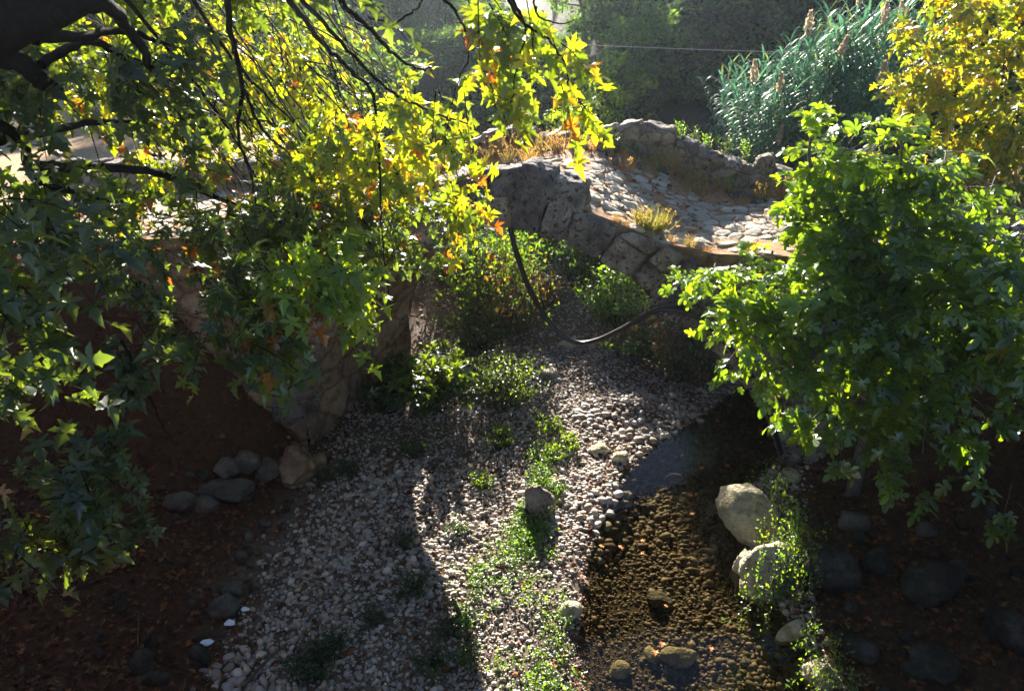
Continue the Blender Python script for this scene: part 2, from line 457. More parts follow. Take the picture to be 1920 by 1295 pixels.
big = [k for k in big if 6.3 < py_[k] < 16 and wleft(py_[k]) + .2 > px_[k] > -4.6][:290]
bigset = np.zeros(len(px_), bool); bigset[big] = True
for v in range(10):
    ids = np.where((np.arange(len(px_)) % 10 == v) & ~bigset)[0]
    V, F = PEB[v]
    n = len(ids); a = r.uniform(0, 6.28, n); ca, sa = np.cos(a), np.sin(a)
    S = np.stack([r.uniform(.9, 1.45, n), r.uniform(.75, 1.05, n), r.uniform(.5, .85, n)], -1) * sz[ids][:, None]
    L = V[None] * S[:, None]
    til = r.normal(0, .25, n)[:, None]
    z2 = L[..., 2] + L[..., 0] * til
    P = np.stack([L[..., 0] * ca[:, None] - L[..., 1] * sa[:, None], L[..., 0] * sa[:, None] + L[..., 1] * ca[:, None], z2], -1)
    P += np.stack([px_[ids], py_[ids], pz_[ids] + sz[ids] * .25], -1)[:, None]
    FF = F[None] + (np.arange(n) * len(V))[:, None, None]
    acc.add(P.reshape(-1, 3), FF.reshape(-1, 3), np.repeat(cols[ids], len(V), 0))
tag(acc.build('river_gravel', M['pebble']), 'grey and tan river gravel covering the stream bed', 'gravel', kind='stuff')
protos = []
for k, (V, F) in enumerate(PEBH):
    me_cols = peb_cols(1, r)[0]
    o = mesh_np('river_cobble', V * np.array((1.2, .95, .7)), F, M['pebble'], col=np.tile(me_cols, (len(V), 1)))
    protos.append(o)
for q, k in enumerate(big):
    o = protos[q] if q < 8 else protos[q % 8].copy()
    if q >= 8: COL.objects.link(o)
    s = sz[k] * 1.0
    o.location = (px_[k], py_[k], pz_[k] + s * .3)
    o.scale = (s, s, s); o.rotation_euler = (r.normal(0, .3), r.normal(0, .3), r.uniform(0, 6.28))
    tag(o, 'rounded pale cobble lying loose on the gravel bar beside the stream', 'stone', 'cobbles on the gravel bar')

# ------------------------------------------------------------------ boulders, each one its own thing
def boulder(px, py, z0, w, h, d, label, mat='boulder', seed=0, rz=0.0, tilt=0.0, planes=13, sub=4, name='boulder', sink=.3, sharp=1.0):
    for _ in range(12): z0 = .5 * z0 + .5 * float(ground(*at_z(px, py, z0)[:2]))
    p = at_z(px, py, z0)
    V, F = rock_shape(seed + 11, sub, planes, sharp, .13 if sub > 3 else .08)
    V = (V * np.array((w, d, h)) / 2) @ rotm(rz, tilt, tilt * .5).T
    gz = p[2] + h * (.5 - sink)
    V = V + np.array((p[0], p[1], gz))
    o = mesh_np(name, V, F, M[mat], loc=(p[0], p[1], gz))
    return tag(o, label, 'boulder' if name == 'boulder' else 'rock')
boulder(1010, 958, .05, .58, .95, .5, 'lone squarish brown boulder standing on the gravel with lit top', 'brownrock', seed=3, rz=.25, planes=11)
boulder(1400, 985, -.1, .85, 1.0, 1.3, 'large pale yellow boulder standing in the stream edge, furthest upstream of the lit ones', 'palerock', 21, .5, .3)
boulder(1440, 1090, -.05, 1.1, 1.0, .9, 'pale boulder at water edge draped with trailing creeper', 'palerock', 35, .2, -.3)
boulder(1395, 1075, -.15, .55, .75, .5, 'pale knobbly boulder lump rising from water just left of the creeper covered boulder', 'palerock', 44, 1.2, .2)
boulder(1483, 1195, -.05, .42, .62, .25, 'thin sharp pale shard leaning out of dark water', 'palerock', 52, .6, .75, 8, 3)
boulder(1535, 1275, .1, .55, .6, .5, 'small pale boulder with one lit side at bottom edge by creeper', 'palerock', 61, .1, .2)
boulder(1600, 985, .7, .55, .45, .5, 'grey boulder lodged in the shade under the hanging fig branches', seed=70, rz=.4, planes=8)
boulder(1550, 1085, .3, .9, .8, .9, 'broad dark boulder in shade directly behind the creeper', 'shaderock', 81, 1.1, .2, 8)
boulder(1645, 1060, .8, .5, .4, .5, 'dark angular boulder between two larger ones on the right bank', 'shaderock', 85, .1, .3, 8)
boulder(1745, 1105, 1.2, 1.0, .6, .7, 'large flat topped dark boulder on the right bank below the brown wall', 'shaderock', 92, .2, -.15, 8)
boulder(1750, 1250, 1.0, .7, .4, .6, 'low dark boulder at bottom of the right bank', 'shaderock', 99, 2.0, .2, 8)
boulder(1890, 1190, 1.7, .7, .5, .7, 'dark boulder near the bottom right corner', 'shaderock', 104, .3, .3, 8)
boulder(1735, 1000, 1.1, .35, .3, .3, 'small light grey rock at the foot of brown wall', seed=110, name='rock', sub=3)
boulder(1610, 1220, .6, .5, .4, .5, 'dark boulder beside the bottom creeper', 'shaderock', 113, 1.4, .3, 8)
boulder(1480, 900, .0, .5, .4, .4, 'small boulder wedged against the right pier with weeds', 'palerock', 118, .4)
# left pier foot
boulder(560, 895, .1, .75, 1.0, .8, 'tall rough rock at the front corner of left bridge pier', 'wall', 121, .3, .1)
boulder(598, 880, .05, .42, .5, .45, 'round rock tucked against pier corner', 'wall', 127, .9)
boulder(465, 875, .2, .62, .55, .5, 'grey rounded boulder resting on top of left bank rock pile', seed=131, rz=.2)
boulder(425, 885, .25, .50, .42, .5, 'grey boulder second from the left in rock pile before the pier', seed=136, rz=.8)
boulder(505, 890, .12, .60, .5, .5, 'sloping boulder between rock pile and pier corner', seed=141, rz=1.5)
boulder(425, 925, .15, 1.1, .36, .6, 'long flat slab lying under the left rock pile', seed=146, rz=.1, planes=9)
boulder(340, 945, .4, .55, .42, .4, 'dark rock left of the long flat slab', seed=150, rz=.5)
boulder(387, 950, .3, .5, .3, .4, 'low dark rock just right of another before the slab', seed=155)
boulder(425, 1145, .1, .55, .42, .42, 'grey boulder half buried in brown leaves left of gravel', seed=160, rz=.3)
boulder(440, 1112, .1, .36, .32, .3, 'smaller grey boulder behind the half buried one', seed=165)
boulder(468, 1010, .1, .17, .24, .17, 'small upright square stone at left edge of gravel', seed=170, name='rock', sub=3, planes=8)
boulder(495, 985, .05, .26, .2, .2, 'rounded stone at gravel edge above square stone', seed=175, name='rock', sub=3)
boulder(455, 1045, .1, .22, .18, .2, 'low stone below the small square stone', seed=180, name='rock', sub=3)
boulder(690, 700, .25, .5, .9, .8, 'dark rock standing at back of left pier among leaves', 'wall', 185, .4)
boulder(880, 680, .2, .8, .5, .5, 'dark rock behind the glossy bush under the arch', seed=190, rz=.5)
boulder(995, 490, 1.2, 1.2, .5, .9, 'pale rock lying upstream seen through the arch', 'boulder', 195, .1)
boulder(1027, 703, .05, .55, .22, .40, 'flat white stone on gravel under the black hose', 'palerock', 200, .2, planes=9)
boulder(1060, 652, .05, .45, .3, .3, 'pale oval stone right behind the hose bend', 'palerock', 205, .1, sub=3)
boulder(1125, 845, .05, .46, .24, .30, 'pale flattish stone at the stream edge, left of a pair', 'palerock', 210, .0, planes=10, sub=3)
boulder(1163, 862, .02, .40, .28, .30, 'pale stone standing partly in the stream, right of a pair', 'palerock', 215, .5, planes=10, sub=3)
boulder(1210, 955, -.02, .22, .2, .2, 'round brown stone sticking out of the water', seed=220, name='rock', sub=3)
boulder(1190, 965, -.02, .14, .14, .14, 'little stone touching the round brown one in the water', seed=225, name='rock', sub=3)
boulder(1070, 1150, .05, .42, .26, .34, 'flat pinkish stone on the stream edge among weeds', 'palerock', 230, .3, planes=9, sub=3)
boulder(1265, 905, -.25, .42, .3, .3, 'brown sunken stone upstream under the water', seed=235, name='rock', sub=3)
boulder(1235, 1130, -.25, .45, .25, .4, 'oval sunken stone in the middle of stream', seed=240, name='rock', sub=3)
boulder(1270, 1235, -.22, .6, .3, .4, 'large angular sunken stone near the bottom edge', 'palerock', 245, .3, name='rock', sub=3, planes=8)
boulder(1160, 1258, -.2, .35, .2, .3, 'square sunken slab at bottom left of stream', 'palerock', 250, .2, name='rock', sub=3, planes=7)
boulder(1222, 1230, -.22, .2, .18, .32, 'narrow upright yellowish stone under water', 'palerock', 255, .2, name='rock', sub=3, planes=7)

r = np.random.default_rng(19); RP = []
for k in range(6):
    V, F = rock_shape(400 + k, 3, 10, 1.0, .12)
    RP.append(mesh_np('bank_rock', V * np.array((1.2, .9, .75)), F, M['shaderock']))
for q in range(74):
    while True:
        y = r.uniform(6.4, 11.3)
        x = r.uniform(4.7, 8.2) if q < 46 else r.uniform(-7.2, -4.4)
        if (q < 46 and x > wright(y) + .5) or (q >= 46 and x < lbank(y) - .1): break
    o = RP[q] if q < 6 else RP[q % 6].copy()
    if q >= 6: COL.objects.link(o)
    s_ = min(.2, float(np.exp(r.normal(math.log(.085), .4)))); o.scale = (s_,) * 3
    o.location = (x, y, float(ground(x, y)) + s_ * .25); o.rotation_euler = tuple(r.uniform(0, 6.28, 3))
    tag(o, 'small dark rock half buried in the shady bank', 'rock', 'rocks on the shady banks')

# ------------------------------------------------------------------ the bridge
BB, BA = .0787, R(22)
UX, UY = 1 / math.hypot(1, BB), -BB / math.hypot(1, BB)
WID = 4.3
def bp_(s, t, z): return np.array((s * UX + t * math.sin(BA), 12.1 + s * UY + t * math.cos(BA), z))
INT = np.array([(-4.15, -.6), (-4.12, .9), (-4.0, 1.7), (-3.6, 2.5), (-3.05, 3.15), (-2.35, 3.85), (-1.6, 4.45), (-1.0, 4.70), (0, 4.84), (.91, 4.63), (1.36, 4.45), (1.74, 4.22), (2.22, 3.89), (2.62, 3.55), (3.21, 3.08), (3.8, 2.52), (4.3, 1.94), (4.7, 1.4), (4.95, .92), (5.2, .3), (5.3, -.6)])
DK = np.array([(-16, 4.1), (-9, 4.25), (-5.5, 4.45), (-3, 4.75), (-1.4, 5.18), (0, 5.38), (.7, 5.33), (1.15, 5.16), (1.96, 4.82), (2.6, 4.56), (3.4, 4.46), (6, 4.42), (9, 4.35), (16, 4.2)])
def deckz(s, t=0):
    z = np.interp(s, DK[:, 0], DK[:, 1])
    return z + .03 * fbm(np.asarray(s), np.asarray(t), 1.7, 20)
bridge = empty('stone_bridge', bp_(0, WID / 2, 0))
tag(bridge, 'old humpbacked stone arch bridge with ruined parapets crossing the gorge', 'bridge')
def grid_mesh(name, P, mat, parent, nz=.0, seed=0, nscale=2.5, nrm=None):
    """P (a,b,3) grid of points, displaced along nrm"""
    a, b_, _ = P.shape
    if nz:
        d = np.array([mnoise.fractal(Vector(p * nscale) + Vector((seed, 0, 0)), .9, 2.0, 5) for p in P.reshape(-1, 3)]).reshape(a, b_, 1)
        P = P + d * nz * np.asarray(nrm)
    idx = np.arange(a * b_).reshape(a, b_)
    F = np.stack([idx[:-1, :-1], idx[1:, :-1], idx[1:, 1:], idx[:-1, 1:]], -1).reshape(-1, 4)
    return mesh_np(name, P.reshape(-1, 3), F, mat, parent)
NF = np.array((-math.sin(BA) * .3, -1, 0))
NFR = -NF
def intr(s):                                                  # intrados height inside the opening
    return np.interp(s, INT[1:-1, 0], INT[1:-1, 1])
for t_, nn in ((0.0, NF), (WID, NFR)):
    for s0, s1, lo in ((-16, -4.15, None), (-4.13, 5.2, 'arch'), (5.22, 16, None)):
        S = np.arange(s0, s1 + .001, .09 if s1 - s0 < 12 else .12)
        S[-1] = s1
        zb = np.full(len(S), -.7) if lo is None else np.maximum(intr(S), -.6)
        zt = deckz(S) + .035
        k = np.linspace(0, 1, 46)
        P = np.array([[bp_(s, t_, zb[i] + (zt[i] - zb[i]) * kk) for kk in k] for i, s in enumerate(S)])
        grid_mesh('spandrel_wall' if lo else 'abutment_wall', P, M['wall'], bridge, .10, t_, 1.8, nn)
# vault and inner pier faces
IP = smooth_path(INT, 5)
P = np.array([[bp_(s, t, z) for t in np.linspace(0, WID, 30)] for s, z in IP])
dv = np.gradient(IP, axis=0); nv = np.stack([dv[:, 1], -dv[:, 0]], -1); nv /= np.linalg.norm(nv, axis=1)[:, None]
nv3 = np.stack([nv[:, 0], np.zeros(len(nv)), nv[:, 1]], -1)[:, None]
grid_mesh('vault', P, M['wall'], bridge, .11, 5, 1.9, nv3)
# roadway soil under the paving
S = np.arange(-16, 16.01, .12); T = np.linspace(0, WID, 44)
P = np.array([[bp_(s, t, 0) for t in T] for s in S])
SS, TT = np.meshgrid(S, T, indexing='ij')
P[..., 2] = deckz(SS, TT) + .022 + .018 * fbm(SS, TT, 3.5, 40) + .05 * np.exp(-((TT - 3.6) / .5) ** 2)
M['road'] = plain_mat('road_soil', (.30, .17, .09), .95, .15, 9, .6)
grid_mesh('roadway', P, M['road'], bridge)
# irregular paving stones: Voronoi cells
rp = random.Random(5)
cells = []
ds, dt = .36, .27
pts = {}
for i in range(-26, 40):
    for j in range(-1, 17):
        pts[i, j] = ((i + .5 * (j % 2) + rp.uniform(-.46, .46)) * ds, (j + .5 + rp.uniform(-.46, .46)) * dt)
def clip(poly, a, b_):
    mx_, my_ = (a[0] + b_[0]) / 2, (a[1] + b_[1]) / 2; nx_, ny_ = b_[0] - a[0], b_[1] - a[1]
    o = []
    for q in range(len(poly)):
        p, s = poly[q], poly[(q + 1) % len(poly)]
        dp = (p[0] - mx_) * nx_ + (p[1] - my_) * ny_; dq = (s[0] - mx_) * nx_ + (s[1] - my_) * ny_
        if dp <= 0: o.append(p)
        if dp * dq < 0:
            k = dp / (dp - dq); o.append((p[0] + (s[0] - p[0]) * k, p[1] + (s[1] - p[1]) * k))
    return o
acc = Acc()
for (i, j), c0 in pts.items():
    if not (.12 < c0[1] < WID - .12) or rp.random() < .06: continue
    if c0[1] > 3.3 and rp.random() < .45: continue
    poly = [(c0[0] - .5, c0[1] - .5), (c0[0] + .5, c0[1] - .5), (c0[0] + .5, c0[1] + .5), (c0[0] - .5, c0[1] + .5)]
    for a in range(-2, 3):
        for b_ in range(-2, 3):
            if (a or b_) and (i + a, j + b_) in pts: poly = clip(poly, c0, pts[i + a, j + b_])
            if len(poly) < 3: break
    if len(poly) < 3: continue
    Q = np.array(poly); cen = Q.mean(0)
    # round: resample the outline and pull it in
    ang = np.linspace(0, 2 * np.pi, 18, endpoint=False); rad = []
    for th in ang:
        d = np.array((math.cos(th), math.sin(th))); best = 1.0
        for q in range(len(Q)):
            p, e = Q[q] - cen, Q[(q + 1) % len(Q)] - Q[q]
            den = d[0] * e[1] - d[1] * e[0]
            if abs(den) > 1e-9:
                t = (p[0] * e[1] - p[1] * e[0]) / den; u = (p[0] * d[1] - p[1] * d[0]) / den
                if t > 0 and -1e-6 <= u <= 1 + 1e-6: best = min(best, t)
        rad.append(best)
    rad = np.array(rad); rad = .25 * np.roll(rad, 1) + .5 * rad + .25 * np.roll(rad, -1)
    h = rp.uniform(.02, .05); tx, ty = rp.gauss(0, .05), rp.gauss(0, .05)
    ringV = []
    for f_, hz in ((.93, -.04), (.90, h * .75), (.82, h), (.42, h * 1.02)):
        for th, rr in zip(ang, rad):
            s, t = cen[0] + math.cos(th) * rr * f_, cen[1] + math.sin(th) * rr * f_
            t = min(max(t, .02), WID)
            ringV.append(bp_(s, t, float(deckz(s, t)) + hz + (tx * math.cos(th) + ty * math.sin(th)) * rr + rp.gauss(0, .003)))
    ringV.append(bp_(cen[0], cen[1], float(deckz(cen[0], cen[1])) + h * 1.02))
    FF = []
    for k in range(3):
        for q in range(18):
            a, b_ = k * 18 + q, k * 18 + (q + 1) % 18
            FF += [(a, b_, b_ + 18), (a, b_ + 18, a + 18)]
    for q in range(18): FF.append((54 + q, 54 + (q + 1) % 18, 72))
    acc.add(np.array(ringV), np.array(FF), np.array((1, .93, .82)) * rp.uniform(.62, 1.12))
acc.build('paving', M['pave'], bridge)
def hexblock(name, C8, mat, parent, rnd=.05, nz=.03, cuts=5, seed=0):
    """8 corners: bottom ring 4 then top ring 4"""
    bm = bmesh.new()
    vs = [bm.verts.new(Vector(c) - parent.location) for c in C8]
    for f in ((0, 3, 2, 1), (4, 5, 6, 7), (0, 1, 5, 4), (1, 2, 6, 5), (2, 3, 7, 6), (3, 0, 4, 7)): bm.faces.new([vs[k] for k in f])
    bmesh.ops.recalc_face_normals(bm, faces=bm.faces)
    bmesh.ops.bevel(bm, geom=list(bm.edges), offset=rnd, segments=2, affect='EDGES', profile=.6, clamp_overlap=True)
    bmesh.ops.subdivide_edges(bm, edges=[e for e in bm.edges if e.calc_length() > rnd * 2.2], cuts=cuts, use_grid_fill=True)
    bmesh.ops.triangulate(bm, faces=[f for f in bm.faces if len(f.verts) > 4])
    bm.normal_update()
    for v in bm.verts:
        v.co += v.normal * nz * (mnoise.fractal(v.co * 3.1 + Vector((seed, seed * .7, 0)), .9, 2.0, 6) + .8 * mnoise.noise(v.co * 1.7 + Vector((seed * 3.1, 0, 0))))
    for f in bm.faces: f.smooth = True
    me = bpy.data.meshes.new(name); bm.to_mesh(me); bm.free()
    return link_mesh(name, me, mat, parent)
# ring of voussoirs along the near face; (s,z) on the intrados, joints fan out
def ring_pt(k):                                               # point + normal on intrados by parameter
    j = k * (len(IP) - 1); a = int(min(j, len(IP) - 2)); f_ = j - a
    p = IP[a] * (1 - f_) + IP[a + 1] * f_; n_ = -(nv[a] * (1 - f_) + nv[a + 1] * f_); n_ /= np.linalg.norm(n_)
    return p, n_
dl = np.concatenate([[0], np.cumsum(np.linalg.norm(np.diff(IP, axis=0), axis=1))]); 
def by_len(l):
    return ring_pt(np.interp(l, dl, np.linspace(0, 1, len(IP))))
joints = [1.2]; rj = random.Random(11)
while joints[-1] < dl[-1] - 1.2: joints.append(joints[-1] + rj.uniform(.42, .74))
for q in range(len(joints) - 1):
    (p0, n0), (p1, n1_) = by_len(joints[q] + .026), by_len(joints[q + 1] - .026)
    crown = max(p0[1], p1[1])
    def blk(h0, h1, dep, pro, sd):
        a, b_ = p0 + n0 * h0, p1 + n1_ * h0; c_, d_ = p1 + n1_ * h1, p0 + n0 * h1
        lim = lambda p: (p[0], min(p[1], float(np.interp(p[0], DK[:, 0], DK[:, 1])) + .03))
        a, b_, c_, d_ = lim(a), lim(b_), lim(c_), lim(d_)
        hexblock('voussoir', [bp_(a[0], -pro, a[1]), bp_(b_[0], -pro, b_[1]), bp_(b_[0], dep, b_[1]), bp_(a[0], dep, a[1]),
                              bp_(d_[0], -pro, d_[1]), bp_(c_[0], -pro, c_[1]), bp_(c_[0], dep, c_[1]), bp_(d_[0], dep, d_[1])], M['vous'], bridge, .045, .030, 6, sd)
    if crown > 4.55: blk(-.02, .60, .5, .12 + rj.uniform(-.06, .05), q)
    elif p0[0] > 0:
        sp = rj.uniform(.36, .5)
        blk(-.02, sp - .01, .5, .10 + rj.uniform(-.05, .04), q); blk(sp + .02, sp + .45, .55, .15 + rj.uniform(-.05, .05), q + 40)
    else: blk(-.02, .62, .5, .08 + rj.uniform(-.03, .03), q)
# remains of the near parapet at the crown
def stub(s0, s1, z0, z1, zt0, zt1, sd, d0=-.12, d1=.42):
    hexblock('parapet_stone', [bp_(s0, d0, z0), bp_(s1, d0, z1), bp_(s1, d1, z1), bp_(s0, d1, z0), bp_(s0 + .02, d0 + .04, zt0), bp_(s1 - .03, d0 + .04, zt1), bp_(s1 - .03, d1 - .03, zt1), bp_(s0 + .02, d1 - .03, zt0)], M['vous'], bridge, .05, .05, 8, sd)
stub(-.38, .22, 5.36, 5.40, 5.80, 5.86, 71); stub(.16, .70, 5.32, 5.28, 5.93, 5.82, 72); stub(.66, 1.18, 5.26, 5.12, 5.72, 5.58, 73)
stub(-1.25, -.40, 5.15, 5.34, 5.52, 5.78, 74); stub(-2.2, -1.27, 4.88, 5.13, 5.28, 5.5, 75)
# far parapet: four runs with broken tops
def parapet(prof, t0, t1, sd, lowest=4.0):
    prof = np.array(prof) - np.array((0, .22)); coping(prof, t0, t1, sd)
    S = np.arange(prof[0, 0], prof[-1, 0] + .001, .07)
    top = np.interp(S, prof[:, 0], prof[:, 1]) + .025 * fbm(S, S * 0, 6, sd)
    dzs = np.interp(S, DK[:, 0], DK[:, 1]) - .3
    rows = []
    for i, s in enumerate(S):
        col = []
        h = np.linspace(dzs[i], top[i], 13)
        for z in h: col.append(bp_(s, t0, z))
        for t in np.linspace(t0 + .07, t1 - .07, 6): col.append(bp_(s, t, top[i] + .03))
        for z in h[::-1]: col.append(bp_(s, t1, z))
        rows.append(col)
    P = np.array(rows)
    ends = np.array([[P[0].mean(0)] * P.shape[1]]); ende = np.array([[P[-1].mean(0)] * P.shape[1]])
    P = np.concatenate([ends, P, ende])
    nn = np.zeros(P.shape); nn[1:-1, :13] = NF; nn[1:-1, 13:19] = (0, 0, 1); nn[1:-1, 19:] = NFR
    return grid_mesh('parapet_wall', P, M['para'], bridge, .075, sd, 2.6, nn)
T0, T1 = 3.92, 4.36
def coping(prof, t0, t1, sd):
    prof = np.array(prof); rc = random.Random(sd); s = prof[0, 0] + .02
    while s < min(prof[-1, 0], 11) - .2:
        w_ = rc.uniform(.28, .62); e = min(s + w_, prof[-1, 0])
        z0, z1 = np.interp(s, prof[:, 0], prof[:, 1]), np.interp(e, prof[:, 0], prof[:, 1])
        if rc.random() < .86 and abs(z1 - z0) < .2:
            th = rc.uniform(.06, .15); o0, o1 = rc.uniform(-.10, .03), rc.uniform(-.03, .08); tl = rc.gauss(0, .025)
            hexblock('coping_stone', [bp_(s, t0 + o0, z0 - .06), bp_(e - .03, t0 + o0 + rc.uniform(-.05, .05), z1 - .06), bp_(e - .03, t1 + o1, z1 - .06), bp_(s, t1 + o1, z0 - .06),
                                      bp_(s + .03, t0 + o0 + .03, z0 + th + tl), bp_(e - .07, t0 + o0 + .02, z1 + th - tl), bp_(e - .05, t1 + o1 - .03, z1 + th - tl), bp_(s + .03, t1 + o1 - .03, z0 + th + tl)], M['vous'], bridge, .03, .05, 5, sd + s)
        s = e
parapet([(-12, 4.85), (-6, 5.0), (-3, 5.35), (-1.9, 5.72), (-1.1, 5.9), (-1.02, 5.68)], T0, T1, 31)
parapet([(-1.0, 5.68), (-.5, 5.62), (-.1, 5.66), (.12, 5.6), (.2, 5.55)], T0 + .04, T1, 32)
parapet([(.2, 5.72), (.34, 5.86), (.7, 5.93), (1.1, 5.97), (1.55, 5.94), (1.85, 5.88), (1.9, 5.7)], T0 - .05, T1, 33)
parapet([(1.92, 5.66), (2.4, 5.48), (2.9, 5.30), (3.4, 5.18), (3.62, 5.1), (3.9, 5.0), (4.1, 4.75)], T0 - .02, T1, 34)
parapet([(3.95, 5.0), (4.2, 4.98), (6, 4.97), (8, 4.88), (10, 4.8), (14, 4.7)], T0, T1 + .05, 35)
hexblock('parapet_stone', [bp_(3.55, 3.85, 4.75), bp_(3.95, 3.85, 4.7), bp_(3.95, 4.3, 4.7), bp_(3.55, 4.3, 4.75), bp_(3.62, 3.88, 5.15), bp_(3.9, 3.88, 5.22), bp_(3.9, 4.25, 5.2), bp_(3.62, 4.25, 5.15)], M['para'], bridge, .07, .08, 6, 91)
# loose stones on the deck along the far parapet
rd = random.Random(3)
for q in range(16):
    s, t = rd.uniform(-.6, 4.4), rd.uniform(2.9, 3.8)
    p = bp_(s, t, float(deckz(s, t)))
    V, F = rock_shape(300 + q, 3, 11, 1, .06)
    w_ = rd.uniform(.13, .26)
    o = mesh_np('fallen_stone', V * np.array((w_, w_ * .8, w_ * .7)) + p, F, M['boulder'], loc=tuple(p))
    tag(o, 'loose grey stone fallen at the foot of far parapet among dry weeds', 'rock', 'loose stones on the bridge deck')

# ------------------------------------------------------------------ black hose slung under the arch
hp = [(950, 405, 12.55), (957, 425, 12.45), (967, 470, 12.4), (990, 535, 12.35), (1020, 590, 12.3), (1050, 625, 12.2), (1085, 643, 12.1), (1120, 638, 12.0), (1160, 620, 11.9), (1200, 598, 11.8), (1240, 580, 11.7), (1300, 592, 11.62), (1350, 632, 11.55), (1400, 690, 11.5), (1440, 770, 11.45), (1465, 850, 11.4)]
acc = Acc(); tube(acc, smooth_path([at(*h) for h in hp], 8), .047, 12)
tag(acc.build('hose', M['hose']), 'thick black hose hanging in a loop under the arch', 'hose')
def wire(name, pts_, r_, label):
    acc = Acc(); tube(acc, smooth_path([at(*h) for h in pts_], 12), r_, 5)
    tag(acc.build(name, M['wire']), label, 'cable')
wire('overhead_cable', [(1000, 78, 20), (1130, 86, 20), (1400, 96, 20), (1600, 100, 20), (2050, 98, 20)], .0065, 'thin pale overhead cable strung across behind the bridge')
wire('overhead_cable', [(1535, 100, 24), (1560, 50, 24), (1595, -10, 24)], .007, 'thin slanting cable rising above the reed bed')

# ------------------------------------------------------------------ leaves
def leaf_shape(outline, bend=.18, fold=.25, base=(0, .12)):
    """outline: (x,y) half outline from base to tip (x>=0); mirrored; fan round the midrib"""
    h = np.array(outline); pts2 = np.concatenate([[(0, 0)], h, h[:-1][::-1] * np.array((-1, 1))])
    cen = np.array([[0, .38]])
    P = np.concatenate([cen, pts2]); n = len(pts2)
    z = -bend * (P[:, 1] - .3) ** 2 * 1.4 + fold * np.abs(P[:, 0]) ** 1.2 - fold * .9 * np.abs(P[:, 0]) ** 2.2
    V = np.stack([P[:, 0], P[:, 1], z], -1)
    F = np.array([(0, 1 + k, 1 + (k + 1) % n) for k in range(n)])
    return V, F
PLANE = [leaf_shape([(.12, -.03), (.30, -.13), (.46, -.12), (.30, .04), (.19, .13), (.36, .20), (.44, .17), (.70, .40), (.50, .40), (.40, .44), (.17, .36), (.22, .55), (.33, .66), (.20, .72), (.15, .86), (0, 1.12)], b_, f_) for b_, f_ in ((.2, .3), (.5, .55), (.05, -.3), (.75, .15), (.35, .8), (-.2, .4))]
PLANE2 = [leaf_shape([(.13, -.04), (.40, -.06), (.20, .14), (.62, .38), (.36, .40), (.17, .36), (.28, .64), (.14, .78), (0, 1.05)], b_, f_) for b_, f_ in ((.2, .4), (.55, .2), (.35, .7), (-.1, .3))]
FIG = [leaf_shape([(.18, -.08), (.36, .04), (.34, .2), (.18, .26), (.42, .46), (.46, .62), (.34, .66), (.16, .48), (.20, .82), (.12, 1.0), (0, 1.06)], b_, f_) for b_, f_ in ((.25, .4), (.5, .6), (.1, -.25), (.55, .1))]
OVAL = [leaf_shape([(.16, .2), (.22, .5), (.12, .82), (0, 1.0)], b_, f_) for b_, f_ in ((.2, .4), (.5, .2))]
QUAD = [(np.array([(0, 0, 0), (.3, .5, .06), (0, 1, -.05), (-.3, .5, .06)]), np.array([(0, 1, 2), (0, 2, 3)]))]
BLADE = [(np.array([(-.02, 0, 0), (.02, 0, 0), (.035, .4, .05), (-.035, .4, .05), (0, 1, -.1)]), np.array([(0, 1, 2), (0, 2, 3), (3, 2, 4)]))]
def nrmz(a): return a / (np.linalg.norm(a, axis=-1, keepdims=True) + 1e-9)
def add_leaves(acc, shapes, P, D, Nn, S, C):
    P, D, Nn, S, C = map(np.asarray, (P, D, Nn, S, C))
    if len(P) == 0: return
    D = nrmz(D); Xx = nrmz(np.cross(D, Nn)); Nn = np.cross(Xx, D)
    for k, (V, F) in enumerate(shapes):
        i = np.arange(k, len(P), len(shapes))
        if not len(i): continue
        L = V[None] * S[i][:, None, None]
        Q = P[i][:, None] + L[..., :1] * Xx[i][:, None] + L[..., 1:2] * D[i][:, None] + L[..., 2:] * Nn[i][:, None]
        acc.add(Q.reshape(-1, 3), (F[None] + (np.arange(len(i)) * len(V))[:, None, None]).reshape(-1, 3), np.repeat(C[i], len(V), 0))
def palette(name, n, r):
    P_ = {'green': [(.045, .085, .022), (.06, .11, .025), (.075, .13, .022), (.035, .07, .025)],
          'dark': [(.030, .058, .026), (.04, .075, .03), (.05, .085, .028)],
          'yellow': [(.12, .19, .018), (.15, .21, .018), (.09, .16, .02), (.19, .22, .018), (.06, .11, .022)],
          'gold': [(.14, .18, .016), (.17, .20, .018), (.10, .16, .02), (.20, .19, .018), (.06, .11, .02)],
          'orange': [(.22, .10, .016), (.15, .05, .015), (.24, .15, .018), (.19, .17, .018)],
          'fig': [(.065, .125, .022), (.08, .15, .02), (.05, .10, .025), (.10, .17, .02)],
          'brown': [(.14, .075, .035), (.20, .11, .05), (.10, .055, .03), (.09, .08, .03)],
          'lime': [(.11, .20, .02), (.14, .23, .02), (.08, .15, .02)]}[name]
    return np.array(P_)[r.integers(0, len(P_), n)] * r.uniform(.75, 1.2, n)[:, None]
